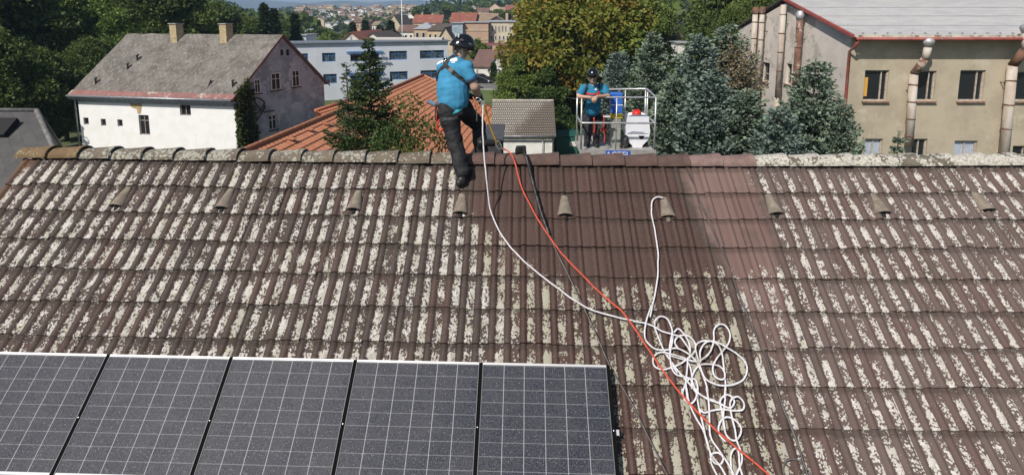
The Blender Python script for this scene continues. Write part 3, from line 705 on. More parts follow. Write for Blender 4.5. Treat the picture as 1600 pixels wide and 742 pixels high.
    def slope(a, b_, c_, d_):                       # eave a,b -> ridge c,d as a grid with gentle unevenness
        V = []; UV = []; nu, nv = 60, 24; Wd = (b_ - a).length; Ls = (d_ - a).length
        for i in range(nu + 1):
            for j in range(nv + 1):
                p = a.lerp(b_, i / nu).lerp(d_.lerp(c_, i / nu), j / nv); p.z += .05 * noise.noise((i * .25, j * .25, 2)) + (.02 if j % 2 else 0)
                V.append(p); UV.append((Wd * i / nu, Ls * j / nv))
        q = [(i * (nv + 1) + j, (i + 1) * (nv + 1) + j, (i + 1) * (nv + 1) + j + 1, i * (nv + 1) + j + 1) for i in range(nu) for j in range(nv)]
        me = np_mesh(np.array(V), np.array(q), 'roof'); uvl = me.uv_layers.new(name='uv')
        li = np.empty(len(me.loops), np.int32); me.loops.foreach_get('vertex_index', li); uvl.data.foreach_set('uv', np.array(UV, np.float32)[li].ravel()); return me
    link_mesh(slope(ptsL, ptsR, RR_, RL), 'roof', m, root); link_mesh(slope(bkR, bkL, RL, RR_), 'rear_roof', m, root)
    red = pm('red_eave_sheet', (.24, .095, .08), (.17, .065, .055), 2, .6, c3=(.35, .3, .26), s3=1.2, lo3=.55, hi3=.6)
    sl = (RL - ptsL).normalized()
    mb = MB(); mb.obox((ptsL + ptsR) / 2 + sl * .22 + nn * .045, (ptsR - ptsL) / 2, sl * .22, nn * .008); mb.build('eave_flashing', red, root)
    zinc = pm('zinc', (.36, .38, .40), (.26, .27, .29), 4, .45, metal=.5)
    mb = MB(); mb.tube([ptsL - uy * .09 - up * .05, ptsR - uy * .09 - up * .05], .085, 10)
    mb.obox((ptsL + ptsR) / 2 + uy * .2 - up * .22, (ptsR - ptsL) / 2, uy * .2, up * .06); mb.obox((ptsL + ptsR) / 2 + uy * .36 - up * .42, (ptsR - ptsL) / 2 * .96, uy * .05, up * .11); mb.build('gutter', zinc, root)
    mb = MB(); q = FL - ux * .1 - uy * .12; mb.tube([ptsL + ux * .08 - uy * .09 - up * .1, Vector((q.x, q.y, ze - .75)), Vector((q.x, q.y, 0))], .055, 8); mb.build('downpipe', zinc, root)
    verge = pm('red_verge', (.17, .06, .05), (.1, .05, .04), 4, .7)
    mb = MB()
    for e0, e1 in ((ptsR, RR_), (RR_, bkR)): d = (e1 - e0); mb.obox((e0 + e1) / 2 + ux * .02 - up * .05, ux * .015, d / 2, Vector((0, 0, .085)))
    mb.build('verge_board', verge, root)
    brick = pm('yellow_brick', (.50, .40, .24), (.33, .25, .15), 7, .9, .02, grain=.5)
    cap = pm('chimney_cap', (.35, .33, .30), (.2, .19, .17), 5, .9)
    for px in (284, 361):
        s_ = min(max((wall_sz(px, 60, ptsL, ptsR)[0]) / (ptsR - ptsL).length, 0), 1)
        t = ((ray(px, 55)).x / ray(px, 55).y); # intersect ridge line with the vertical plane through the pixel
        a_, b_ = RL, RR_; k_ = (t * a_.y - a_.x) / ((b_.x - a_.x) - t * (b_.y - a_.y)); c = a_.lerp(b_, k_) - uy * .35
        mb = MB(); mb.obox(c + up * (.0), ux * .28, uy * .26, up * .75); ch = mb.build('chimney', brick, root)
        mb = MB(); mb.obox(c + up * .79, ux * .34, uy * .32, up * .04); mb.build('chimney_cap', cap, ch)
    # vent pipes and hatch
    dk = pm('roof_vent_metal', (.12, .11, .10), (.2, .18, .16), 6, .6, metal=.3)
    for px, py in ((200, 108), (215, 95), (150, 131), (364, 135)):
        d = ray(px, py); t = (ptsL - EYE).dot(nn) / d.dot(nn); p = EYE + d * t
        mb = MB(); mb.lathe([(.07, -.1), (.07, .38), (.13, .40), (.12, .46), (.02, .52)], p, 10); mb.build('roof_vent', dk, root)
    d = ray(322, 131); t = (ptsL - EYE).dot(nn) / d.dot(nn); p = EYE + d * t
    mb = MB(); mb.obox(p + nn * .12, ux * .35, sl * .3 + nn * .12, nn * .03); mb.build('roof_hatch', dk, root)
    # bare patch of plaster by the eaves
    och = pm('bare_plaster', (.46, .34, .17), (.36, .27, .15), 4, .95, .02)
    def wp(px, py, o): s, z = wall_sz(px, py, FL, FR); u = (V2(FR) - V2(FL)).normalized(); return Vector((FL.x + u.x * s + u.y * o, FL.y + u.y * s - u.x * o, z))
    out = [(200, 154), (210, 151), (221, 153), (222, 165), (220, 178), (215, 178), (214, 171), (205, 168), (202, 160)]
    mb = MB(); mb.poly([wp(x, y, .006) for x, y in out]); mb.build('bare_patch', och, root)
    # ivy on the corner
    pts = []; 
    for i in range(5200):
        t = random.random(); z = t * (ze + .2); wd = 1.25 + .5 * noise.noise((z * .8, 1, 0)) 
        q = random.random() * wd
        p = Vector((FR.x, FR.y, z)) + uy * q if random.random() < .86 else Vector((FR.x, FR.y, z)) - ux * random.random() * .12
        o = uy.cross(up); pts.append(p + o * (random.random() ** 2 * .32) )
    for i in range(500):                               # up along the verge
        t = random.random(); p = Vector((FR.x, FR.y, ze)).lerp(Vector((RR_.x, RR_.y, zr)), t * .22) + Vector((random.gauss(0, .1), 0, random.gauss(-.2, .2))); pts.append(p + uy.cross(up) * .2)
    Pn = np.array([tuple(p) for p in pts]); Dn = rng.normal(size=Pn.shape) + np.array([.4, -.3, -.6]); tn = np.stack([rng.random(len(Pn)) * .9, (rng.random(len(Pn)) < .16) * rng.random(len(Pn))], 1)
    me = np_mesh(*(lambda r: (r[0], r[1], 'ivy', r[2]))(cards(Pn, Dn, .16 + .1 * rng.random(len(Pn)), .055, tn)))
    iv = link_mesh(me, 'ivy', foliage_mat('ivy_leaf', (.03, .05, .012), (.10, .13, .03), (.12, .05, .02)), None, FR)
    tag(iv, 'dark ivy climbing the corner of the white house', 'ivy')
    bark = pm('vine_bark', (.05, .04, .035), (.08, .07, .06), 8, .9)
    mb = MB()
    def gp(px, py): s, z = wall_sz(px, py, FR, BR); return Vector((FR.x, FR.y, 0)) + uy * s + Vector((0, 0, z)) + uy.cross(up) * .08
    for L in ([(400, 178), (408, 170), (412, 160), (402, 153), (397, 158), (404, 168), (411, 175), (420, 174), (428, 173)], [(399, 190), (404, 183), (408, 176), (413, 168), (411, 163)]):
        mb.tube(smooth_path([gp(*p) for p in L]), .05, 6)
    tag(mb.build('vine_stem', bark, None, gp(400, 178)), 'bare twisting vine stems on the shaded gable beside the ivy', 'vine')
white_house()

# ------------------------------------------------------------------ right ochre building
def ochre_building():
    NC = at(1332, 47, 24); ze = NC.z; X0 = NC.x; Y0 = 24.0; Y1 = 36.4; X1 = 27.9
    FC = Vector((X0, Y1, 0)); A0 = Vector((X0, Y0, 0)); B0 = Vector((X1, Y0, 0)); zr = at(1222, 2, (Y0 + Y1) / 2).z
    ze = ze - .32
    root = thing('workshop_building', 'large ochre workshop building with a pale corrugated roof, red gutters and rusty flue pipes', 'building', ((X0 + X1) / 2, 30, 0))
    wo = pm('ochre_render', (.45, .385, .285), (.38, .325, .24), .8, .95, .006, c3=(.48, .43, .33), s3=.5, lo3=.56, hi3=.64, grain=.25)
    wg = pm('grey_beige_render', (.62, .565, .50), (.54, .49, .43), .7, .95, .008, c3=(.42, .39, .33), s3=.9, lo3=.55, hi3=.62, grain=.3)
    fh = [pxhole(A0, B0, *q) for q in ((1352, 110, 1390, 158), (1429, 111, 1464, 158), (1501, 110, 1541, 158), (1588, 112, 1626, 158), (1660, 112, 1700, 158),
          (1352, 217, 1380, 262), (1426, 217, 1450, 262), (1492, 220, 1528, 262), (1583, 228, 1622, 262))]
    mb = MB(); wall(mb, A0, B0, 0, ze + .0, fh, .16); mb.build('wall', wo, root)
    ah = [pxhole(FC, A0, *q) for q in ((1192, 98, 1203, 128), (1229, 100, 1238, 132))]
    mb = MB(); P = wall(mb, FC, A0, 0, ze, [h for h in ah if h[3] < ze], .2); L = Y1 - Y0; mb.poly([P(0, ze), P(L, ze), P(L / 2, zr - .12)]); mb.build('gable_wall', wg, root)
    mb = MB(); wall(mb, B0, Vector((X1, Y1)), 0, ze); wall(mb, Vector((X1, Y1)), FC, 0, ze); mb.poly([(X1, Y0, ze), (X1, Y1, ze), (X1, (Y0 + Y1) / 2, zr - .12)]); mb.build('rear_wall', wo, root)
    fw = pm('weathered_window_frame', (.50, .44, .38), (.33, .26, .2), 9, .7)
    curt = pm('pale_curtain', (.45, .50, .58), (.3, .34, .42), 12, .9, stretch=(6, 1, .3))
    silm = pm('rusty_sill', (.22, .11, .075), (.3, .2, .15), 6, .7)
    for i, h in enumerate(fh):
        w_ = window(root, A0, B0, h, .16, fw, curt if i in (5, 7) else glass, (.74,) if i < 5 else (.5,), (), .055, sill=silm if i < 5 else None)
        if i == 0:
            mb = MB(); mb.box(A0.x + h[0] + .07, A0.x + h[0] + .25, Y0 + .128, Y0 + .136, h[2] + .2, h[3] - .35); mb.build('orange_blind', pm('orange_blind', (.6, .33, .06), None), w_)
    for h in ah:
        if h[3] < ze: window(root, FC, A0, h, .2, fw, glass, (), (.4,), .05, sill=silm)
    # roof: corrugated sheets (front slope) and rear slope
    rm = pm('pale_corrugated_sheet', (.345, .345, .345), (.295, .295, .30), 1.0, .75, c3=(.33, .31, .29), s3=.6, lo3=.55, hi3=.68, stretch=(1, 3, 1))
    ov = .42; ym = (Y0 + Y1) / 2; kk = (zr - ze) / (ym - Y0)
    for side, nm in ((-1, 'roof'), (1, 'rear_roof')):
        V = []; nx = int((X1 - X0 + .5) / .177 * 8); 
        ys = [-.16, .02, 1.55, 1.57, 3.1, 3.12, 4.65, 4.67, 6.62]; 
        for i in range(nx + 1):
            x = X0 - .22 + i * .177 / 8
            for j, d in enumerate(ys):
                z = zr + .16 - kk * (6.62 - d) + .027 * math.cos(2 * math.pi * i / 8) + (.012 if (j % 2 == 1) else 0); V.append((x, ym + side * (6.62 - d), z))
        m_ = len(ys); q = [(i * m_ + j, (i + 1) * m_ + j, (i + 1) * m_ + j + 1, i * m_ + j + 1) for i in range(nx) for j in range(m_ - 1)]
        if side == 1: q = [f[::-1] for f in q]
        me = np_mesh(np.array(V), np.array(q), nm, smooth=True); link_mesh(me, nm, rm, root)
    zf = lambda y: zr + .16 - kk * abs(y - ym)
    redm = pm('red_trim', (.34, .075, .06), (.24, .06, .05), 3, .55, c3=(.2, .12, .1), s3=2)
    mb = MB()
    for x in (X0 - .24, X1 + .3):
        for sgn in (-1,): mb.obox(((x), ym + sgn * 3.33, zr + .16 - kk * 3.33 + .02), (.07, 0, 0), (0, sgn * 3.32, -kk * 3.32), (0, 0, .07))
    mb.obox(((X0 + X1) / 2, ym, zr + .22), ((X1 - X0) / 2 + .2, 0, 0), (0, .16, 0), (0, 0, .04)); mb.build('red_flashing', redm, root)
    ye = ym - 6.78; zg = zf(ye) - .06
    mb = MB(); mb.tube([(X0 - .2, ye - .07, zg), (X1 + .3, ye - .07, zg)], .075, 10); mb.build('gutter', redm, root)
    mb = MB(); mb.tube([(X0 - .10, ye - .05, zg - .05), (X0 - .10, ye + .1, zg - .32), (X0 - .11, Y0 - .08, zg - .6), (X0 - .11, Y0 - .08, zg - 3.0), (X0 - .11, Y0 - .08, 0)], .062, 10); mb.build('downpipe', redm, root)
    fas = pm('cream_fascia', (.60, .54, .42), (.42, .36, .28), 3, .8, c3=(.25, .17, .12), s3=3)
    mb = MB(); mb.box(X0 + .02, X1, Y0 - .56, Y0 - .44, ze - .12, ze + .10); mb.build('fascia', fas, root)
    mb = MB(); mb.box(X0 + .02, X1, Y0 - .438, Y0 + .02, ze + .002, ze + .05); mb.build('soffit', fas, root)
    # snow guards
    zinc_d = pm('dull_zinc', (.25, .25, .26), None)
    for i in range(22):
        x = X0 + .4 + i * .56; y = ye + .45; z = zf(y); mb = MB(); mb.obox((x, y, z + .05), (.07, 0, 0), (0, .010, 0), (0, 0, .014)); mb.obox((x, y, z + .05), (.010, 0, 0), (0, .02, 0), (0, 0, .04)); mb.build('snow_guard', zinc_d, root)
    for row in (1.5, 3.05, 4.6):
        mb = MB(); y = ym - 6.62 + row; mb.obox(((X0 + X1) / 2, y, zf(y) + .028), ((X1 - X0) / 2 + .2, 0, 0), (0, .012, 0), (0, 0, .006)); mb.build('fixing_strip', zinc_d, root)
    # flues
    fl_c = pm('flue_white_rust', (.50, .45, .39), (.38, .31, .25), 2, .85, c3=(.21, .11, .07), s3=1.6, lo3=.54, hi3=.66, grain=.3, stretch=(1, 1, .3))
    fl_r = pm('flue_rust', (.19, .095, .06), (.12, .065, .045), 4, .9, c3=(.38, .31, .26), s3=1.4, lo3=.54, hi3=.6, grain=.3)
    fl_z = pm('flue_zinc', (.46, .47, .48), (.34, .33, .32), 3, .5, metal=.4)
    def flue(label, x, y, zb, zt, r, mats=(0, 0, 0), cap=True, lean=0.):
        t = thing('flue_pipe', label, 'flue pipe', (x, y, zb), 'rusty flue pipes on the workshop walls')
        mm = (fl_c, fl_r, fl_z); L = zt - zb
        mb = MB(); mb.tube([(x, y, zb), (x, y, zb + L * .55)], r, 14); mb.build('lower_pipe', mm[mats[0]], t)
        mb = MB(); mb.tube([(x, y, zb + L * .55 + .002), (x, y, zt)], r * .995, 14); mb.build('upper_pipe', mm[mats[1]], t)
        k = max(3, int(L / 1.0))
        for i in range(k):
            mb = MB(); z = zb + L * (i + .5) / k; mb.lathe([(r + .002, -.03), (r + .022, -.02), (r + .022, .02), (r + .002, .03)], (x, y, z), 14); mb.build('collar', fl_r, t)
        mb = MB(); mb.box(x + r * .4 - .02, X0 - .003, y - .02, y + .02, zt - 1.1, zt - 1.06); mb.box(x + r * .4 - .02, X0 - .003, y - .02, y + .02, zb + L * .4, zb + L * .4 + .04); mb.build('bracket', dark_m, t)
        if cap: mb = MB(); mb.lathe([(r, zt - .05), (r * 1.35, zt + .12), (r * 1.35, zt + .22), (r * .9, zt + .42), (r * .8, zt + .43)], (x, y, 0), 14); mb.build('cap', mm[mats[2]], t)
        return t
    xf = X0 - .34
    def yof(px): d = ray(px, 60); return xf * d.y / d.x
    def zof(px, py): return at(px, py, yof(px)).z
    flue('white flue pipe with rust streaks, farthest left on the gable of the workshop', xf, yof(1178), 0.2, zof(1178, 22), .165, (0, 0, 1))
    flue('brown and white flue pipe close beside the farthest one on the gable', xf - .05, yof(1190), 1.0, zof(1190, 22), .145, (1, 0, 1))
    flue('tall pale flue pipe with rust joints, third along the gable', xf, yof(1221), 0.3, zof(1221, 8), .155, (0, 0, 0), False)
    flue('thick flue with zinc cap and deep rust below it, nearest the front on the gable', xf, yof(1248), 0.3, zof(1248, 30), .165, (0, 1, 2))
    def flue2(label, pts, r, cap):
        t = thing('flue_pipe', label, 'flue pipe', (pts[0][0], pts[0][1], pts[0][2]), 'rusty flue pipes on the workshop walls')
        mb = MB(); mb.tube([pts[0], pts[1]], r, 14); mb.build('lower_pipe', fl_c, t)
        mb = MB(); mb.tube([pts[1] + Vector((0, 0, .004)), pts[2]], r * .98, 14); mb.build('elbow_pipe', fl_r, t)
        mb = MB(); mb.tube([pts[2], pts[3]], r * .9, 14); mb.build('upper_pipe', fl_c, t)
        for i in range(4):
            mb = MB(); p = Vector(pts[0]).lerp(Vector(pts[1]), (i + .6) / 4.2); mb.lathe([(r + .002, -.03), (r + .022, -.02), (r + .022, .02), (r + .002, .03)], p, 14); mb.build('collar', fl_r, t)
        mb = MB(); p = pts[3]; mb.lathe([(r * .9, -.02), (r * 1.35, .2), (r * 1.35, .28), (r * .8, .4), (r * .7, .41)], p, 14); mb.build('cap', fl_z, t)
        mb = MB(); mb.box(p[0] - .02, p[0] + .02, p[1], Y0 - .23, p[2] - .3, p[2] - .27); mb.box(p[0] - .3, p[0] - .27, pts[1][1], Y0 - .003, pts[1][2] - .8, pts[1][2] - .77); mb.build('bracket', dark_m, t)
    yw, yo = Y0 - .26, Y0 - .66
    flue2('flue pipe with a rusty elbow bending out under the gutter between the windows', [at(1420, 228, yw), at(1428, 116, yw), at(1446, 92, yo), at(1450, 74, yo)], .17, True)
    flue2('wide rust streaked flue pipe at the right edge of the picture', [at(1567, 260, yw), at(1582, 103, yw), at(1602, 78, yo), at(1604, 52, yo)], .19, True)
    # metal box beside the first basement window
    bx = at(1419, 226, Y0 - .2); bxo = MB()
    return root
ochre_building()

# ------------------------------------------------------------------ stepped tile slope used by the orange and garage roofs
def tiled_slope(R0, R1, E0, E1, nc, ncol, amp, step, sub=6, name='roof'):
    """ridge R0-R1, eave E0-E1, courses nc, waves ncol"""
    V = []; UV = []; nu = ncol * sub
    n = ((R1 - R0).cross(E0 - R0)).normalized(); n = n if n.z > 0 else -n
    for i in range(nu + 1):
        t = i / nu; a = R0.lerp(R1, t); b = E0.lerp(E1, t); wv = amp * math.sin(2 * math.pi * i / sub)
        for k in range(nc):
            for f, h in ((0, 0), (1, step)):
                q = (k + f) / nc; p = a.lerp(b, q) + n * (h + wv); V.append(p); UV.append((t * ncol, (k + f * .999)))
    m = nc * 2; q = [(i * m + j, (i + 1) * m + j, (i + 1) * m + j + 1, i * m + j + 1) for i in range(nu) for j in range(m - 1)]; up_ok = (R1 - R0).cross(E0 - R0).z > 0; q = q if up_ok else [f[::-1] for f in q]
    me = np_mesh(np.array([tuple(v) for v in V]), np.array(q), name); uvl = me.uv_layers.new(name='uv')
    li = np.empty(len(me.loops), np.int32); me.loops.foreach_get('vertex_index', li); uvl.data.foreach_set('uv', np.array(UV, np.float32)[li].ravel()); return me

def orange_house():
    A = at(392, 232, 20.5); zr = A.z; B = atz(661, 118, zr); d = (B - A).normalized(); s = Vector((d.y, -d.x, 0))
    hw, dr = 7.0, 3.2
    root = thing('orange_roof_house', 'long low house with a fresh orange tile roof behind the young spruce', 'house', ((A.x + B.x) / 2 + 1, (A.y + B.y) / 2, 0))
    m, n, l, b = newmat('orange_tile'); N = NB(n, l); uv = N.new('ShaderNodeUVMap', uv_map='uv').outputs[0]; sx = N.new('ShaderNodeSeparateXYZ'); l.new(uv, sx.inputs[0])
    c = N.mix(N.ramp(N.noise(uv, .8, 6, .8), .35, .65), (.50, .19, .09), (.58, .26, .14))
    wn = N.new('ShaderNodeTexWhiteNoise'); fl = N.new('ShaderNodeVectorMath', operation='FLOOR'); l.new(uv, fl.inputs[0]); l.new(fl.outputs[0], wn.inputs[0])
    c = N.mix(N.math('MULTIPLY', wn.outputs[0], .35), c, (.33, .11, .05))
    fr_ = N.math('FRACT', sx.outputs[1]); lp = N.ramp(fr_, .80, .97); c = N.mix(N.math('MULTIPLY', lp, .55), c, (.12, .045, .03))  # tile ends darkened to paint the shadow line of each course
    fu = N.math('FRACT', sx.outputs[0]); c = N.mix(N.math('MULTIPLY', N.ramp(fu, .90, .97), .22), c, (.15, .05, .03))
    l.new(c, b.inputs['Base Color']); b.inputs['Roughness'].default_value = .75
    R0, R1 = A - d * 1.0, B; E0 = R0 + s * hw - Vector((0, 0, dr)); E1 = R1 + s * hw - Vector((0, 0, dr))
    nl = int((R1 - R0).length / .3)
    link_mesh(tiled_slope(R0, R1, E0, E1, 19, nl, .010, .035, 6), 'roof', m, root)
    W0 = R0 - s * 4.6 - Vector((0, 0, dr * 4.6 / hw)); W1 = R1 - s * 4.6 - Vector((0, 0, dr * 4.6 / hw))
    link_mesh(tiled_slope(R0, R1, W0, W1, 13, nl, .018, .05, 4, 'rear_roof'), 'rear_roof', m, root)
    rc = pm('orange_ridge', (.42, .17, .085), (.34, .13, .07), 3, .8)
    L = (R1 - R0).length; k = int(L / .4)
    mb = MB(); mb.tube([R0.lerp(R1, i / (2 * k)) + Vector((0, 0, .03 + .02 * (i % 2))) for i in range(2 * k + 1)], .13, 8); mb.build('ridge_cap', rc, root)
    mb = MB(); mb.tube([R1 + Vector((0, 0, .04)), E1 + Vector((0, 0, .04))], .10, 6); mb.build('verge_tile', rc, root)
    wl = pm('grey_render', (.40, .38, .34), (.33, .31, .28), 1, .9)
    mb = MB(); z0 = zr - dr - .1
    a0, a1, b0, b1 = (p for p in (R0 - s * 4.3, R0 + s * (hw - .4), R1 - s * 4.3 - d * .3, R1 + s * (hw - .4) - d * .3))
    for p, q in ((a0, a1), (a1, b1), (b1, b0), (b0, a0)): mb.quad((p.x, p.y, 0), (q.x, q.y, 0), (q.x, q.y, z0), (p.x, p.y, z0))
    for (p, q, r_) in ((a0, a1, R0), (b0, b1, R1 - d * .3)): mb.poly([(p.x, p.y, z0), (q.x, q.y, z0), (r_.x, r_.y, zr - .15)])
    mb.build('wall', wl, root)
    # roof window and small snow hooks
    nn = (R1 - R0).cross(E0 - R0).normalized(); nn = nn if nn.z > 0 else -nn; sl = (E0 - R0).normalized()
    def onroof(px, py): dd = ray(px, py); t = (R0 - EYE).dot(nn) / dd.dot(nn); return EYE + dd * t
    p = onroof(674, 163); mb = MB(); mb.obox(p + nn * .12, d * .42, sl * .35, nn * .05); w_ = mb.build('roof_window', pm('steel_blue_frame', (.12, .16, .2), None, rough=.4), root)
    mb = MB(); mb.obox(p + nn * .172, d * .34, sl * .27, nn * .004); mb.build('pane', pm('roof_glass', (.25, .32, .38), None, rough=.15, spec=.8), w_)
    for px, py in ((484, 205), (455, 220), (510, 196), (602, 142), (640, 150), (560, 170)):
        p = onroof(px, py); mb = MB(); mb.obox(p + nn * .1, d * .16, sl * .14 + nn * .05, nn * .02); mb.build('vent_tile', rc, root)
    # cross wing ridge with its own little roof, left behind
    P0, P1 = at(493, 174, 33), at(548, 155, 37.5); P1.z = P0.z
    w2 = thing('orange_side_roof', 'narrow orange tiled lean-to roof peeking out just above the long orange roof on the left', 'roof', (P0.x, P0.y, 0))
    d2 = (P1 - P0).normalized(); s2 = Vector((d2.y, -d2.x, 0)); Q0, Q1 = P0 + s2 * 1.3 - Vector((0, 0, .65)), P1 + s2 * 1.3 - Vector((0, 0, .65))
    link_mesh(tiled_slope(P0, P1, Q0, Q1, 4, 14, .018, .05, 6), 'roof', m, w2)
    mb = MB(); mb.tube([P0 + Vector((0, 0, .04)), P1 + Vector((0, 0, .04))], .12, 8); mb.build('ridge_cap', rc, w2)
    mb = MB(); 
    for p, q in ((P0, P1), (Q0, Q1)): mb.quad((p.x, p.y, 0), (q.x, q.y, 0), (q.x, q.y, q.z - .1), (p.x, p.y, p.z - .1))
    mb.build('wall', wl, w2)
orange_house()

def garage():
    Yf = 37.5; a = at(768, 206.5, Yf); b = at(868, 206.5, Yf); ze = a.z; rz = at(818, 158, Yf + 2.7); X0, X1 = a.x + .05, b.x - .1
    root = thing('garage', 'small white garage under a mossy grey and white beaver-tail tile roof', 'garage', ((X0 + X1) / 2, Yf + 2.7, 0))
    m, n, l, b_ = newmat('mossy_beaver_tail'); N = NB(n, l); uv = N.new('ShaderNodeUVMap', uv_map='uv').outputs[0]; sx = N.new('ShaderNodeSeparateXYZ'); l.new(uv, sx.inputs[0])
    row = N.math('FLOOR', sx.outputs[1]); off = N.math('MULTIPLY', N.math('FRACT', N.math('MULTIPLY', row, .5)), 1.0)
    fu = N.math('FRACT', N.math('ADD', sx.outputs[0], off)); fv = N.math('FRACT', sx.outputs[1])
    c = N.mix(N.ramp(N.noise(uv, 1.9, 6, .8), .35, .65), (.42, .395, .345), (.22, .195, .165))
    co = N.coord('Object')
    sp2 = N.new('ShaderNodeSeparateXYZ'); l.new(co, sp2.inputs[0])
    pt = N.ramp(N.math('ADD', N.math('ADD', N.math('MULTIPLY', sp2.outputs[0], .35), N.math('MULTIPLY', sp2.outputs[1], -.35)), N.noise(co, 1.6, 5, .7)), .95, 1.35)
    c = N.mix(N.math('MULTIPLY', pt, .8), c, (.12, .095, .075))
    e = N.math('MAXIMUM', N.ramp(N.math('ABSOLUTE', N.math('SUBTRACT', fu, .5)), .24, .42), N.ramp(fv, .66, .95)); c = N.mix(N.math('MULTIPLY', e, .85), c, (.045, .038, .03))
    l.new(c, b_.inputs['Base Color']); b_.inputs['Roughness'].default_value = .9
    R0, R1 = Vector((X0 - .12, Yf + 2.7, rz.z)), Vector((X1 + .12, Yf + 2.7, rz.z)); sl = (rz.z - ze) / 2.7
    E0, E1 = (Vector((p.x, Yf - .28, rz.z - sl * 2.98)) for p in (R0, R1)); G0, G1 = (Vector((p.x, Yf + 5.7, rz.z - sl * 3.0)) for p in (R0, R1))
    link_mesh(tiled_slope(R0, R1, E0, E1, 14, 30, .012, .03, 4), 'roof', m, root); link_mesh(tiled_slope(R0, R1, G0, G1, 14, 26, .006, .03, 4, 'rear_roof'), 'rear_roof', m, root)
    mb = MB(); k = 15
    mb.tube([R0.lerp(R1, i / (2 * k)) + Vector((0, 0, .03 + .015 * (i % 2))) for i in range(2 * k + 1)], .09, 8); mb.build('ridge_cap', pm('pale_ridge', (.46, .44, .38), (.3, .28, .24), 5, .9), root)
    wm = pm('garage_render', (.78, .77, .73), (.66, .65, .61), 1.5, .9)
    mb = MB(); wall(mb, (X0, Yf), (X1, Yf), 0, ze); wall(mb, (X1, Yf), (X1, Yf + 5.4), 0, ze); wall(mb, (X1, Yf + 5.4), (X0, Yf + 5.4), 0, ze); wall(mb, (X0, Yf + 5.4), (X0, Yf), 0, ze)
    for x in (X0, X1): mb.poly([(x, Yf, ze), (x, Yf + 5.4, ze), (x, Yf + 2.7, rz.z - .05)])
    mb.build('wall', wm, root)
    zn = pm('garage_gutter', (.20, .21, .23), (.3, .3, .32), 4, .5, metal=.4)
    mb = MB(); mb.tube([E0 + Vector((0, -.07, -.04)), E1 + Vector((0, -.07, -.04))], .07, 8); mb.build('gutter', zn, root)
    mb = MB(); mb.tube([E1 + Vector((-.1, -.07, -.1)), (X1 - .1, Yf - .08, ze - .5), (X1 - .1, Yf - .08, 0)], .05, 8); mb.build('downpipe', zn, root)
    p = at(848, 232, Yf - .15); mb = MB(); mb.tube([(p.x, p.y, 0), (p.x, p.y, ze - .5)], .035, 8); tag(mb.build('iron_pipe', zn, None, (p.x, p.y, 0)), 'thin grey pipe standing before the garage wall', 'pipe')
    # dark flat shed to its left
    sh = thing('shed', 'low dark shed with a flat roof tucked left of the white garage', 'shed', (X0 - 1.0, Yf - 3, 0))
    q0, q1 = at(757, 236, 27), at(776, 236, 27)
    mb = MB(); mb.box(q0.x, q1.x + .25, 27, 30.5, 0, at(760, 212, 27).z - .25); mb.build('wall', pm('dark_boards', (.05, .05, .055), (.03, .03, .03), 3, .9), sh)
    zt = at(760, 212, 27).z - .245
    mb = MB(); mb.box(q0.x - .1, q1.x + .35, 26.85, 30.7, zt, zt + .1); mb.build('roof', pm('tar_felt', (.045, .05, .06), (.07, .07, .08), 2, .9), sh)
garage()

def grey_slate_house():
    root = thing('slate_roof_house', 'house with a dark grey slate hipped roof at the left edge below the trees', 'house', (-24, 20, 0))
    m, n, l, b = newmat('grey_slate'); N = NB(n, l); co = N.coord('Object')
    mp = N.new('ShaderNodeMapping'); l.new(co, mp.inputs[0]); mp.inputs['Rotation'].default_value = (0, 0, R(38))
    br = N.new('ShaderNodeTexBrick'); l.new(mp.outputs[0], br.inputs[0]); br.inputs['Scale'].default_value = 1.0; br.inputs['Color1'].default_value = (.036, .034, .034, 1); br.inputs['Color2'].default_value = (.056, .054, .052, 1); br.inputs['Mortar'].default_value = (.03, .03, .03, 1)
    br.inputs['Brick Width'].default_value = .62; br.inputs['Row Height'].default_value = .38; br.inputs['Mortar Size'].default_value = .018
    c = N.mix(N.math('MULTIPLY', N.ramp(N.noise(co, 1.8, 6, .75), .4, .7), .6), br.outputs[0], (.085, .08, .074)); l.new(c, b.inputs['Base Color']); b.inputs['Roughness'].default_value = .7
    zr = at(57, 173, 23).z; RA = at(57, 173, 23); RB = Vector((RA.x - 12, 23, zr)); 
    ez = zr - 3.6; E = [Vector((RA.x + 6.4, 18.0, ez)), Vector((RB.x - 4, 18.0, ez)), Vector((RB.x - 4, 28, ez)), Vector((RA.x - 3.4, 28, ez))]
    mb = MB(); mb.poly([E[1], E[0], RA, RB]); mb.poly([E[0], E[3], RA]); mb.poly([E[3], E[2], RB, RA]); mb.poly([E[2], E[1], RB]); mb.build('roof', m, root)
    rp = pm('slate_ridge', (.12, .115, .11), (.2, .19, .18), 4, .8)
    for a, c_ in ((RA, RB), (E[0], RA), (E[3], RA)):
        mb = MB(); mb.tube([a + Vector((0, 0, .02)), c_ + Vector((0, 0, .02))], .10, 7); mb.build('ridge_cap', rp, root)
    mb = MB()
    for i in range(4):
        p, q = E[i], E[(i + 1) % 4]; c0 = (E[0] + E[2]) / 2; pp = p.lerp(c0, .04); qq = q.lerp(c0, .04); mb.quad((pp.x, pp.y, 0), (qq.x, qq.y, 0), (qq.x, qq.y, ez - .02), (pp.x, pp.y, ez - .02))
    mb.build('wall', pm('slate_house_wall', (.35, .33, .3), (.28, .26, .24), 1, .9), root)
    nn = (RA - E[0]).cross(E[1] - E[0]).normalized(); nn = nn if nn.z > 0 else -nn
    d = ray(8, 203); t = (RA - EYE).dot(nn) / d.dot(nn); p = EYE + d * t; mb = MB(); mb.obox(p + nn * .15, (.4, 0, 0), (0, .35, .3), nn * .1); mb.build('roof_hatch', dark_m, root)
grey_slate_house()

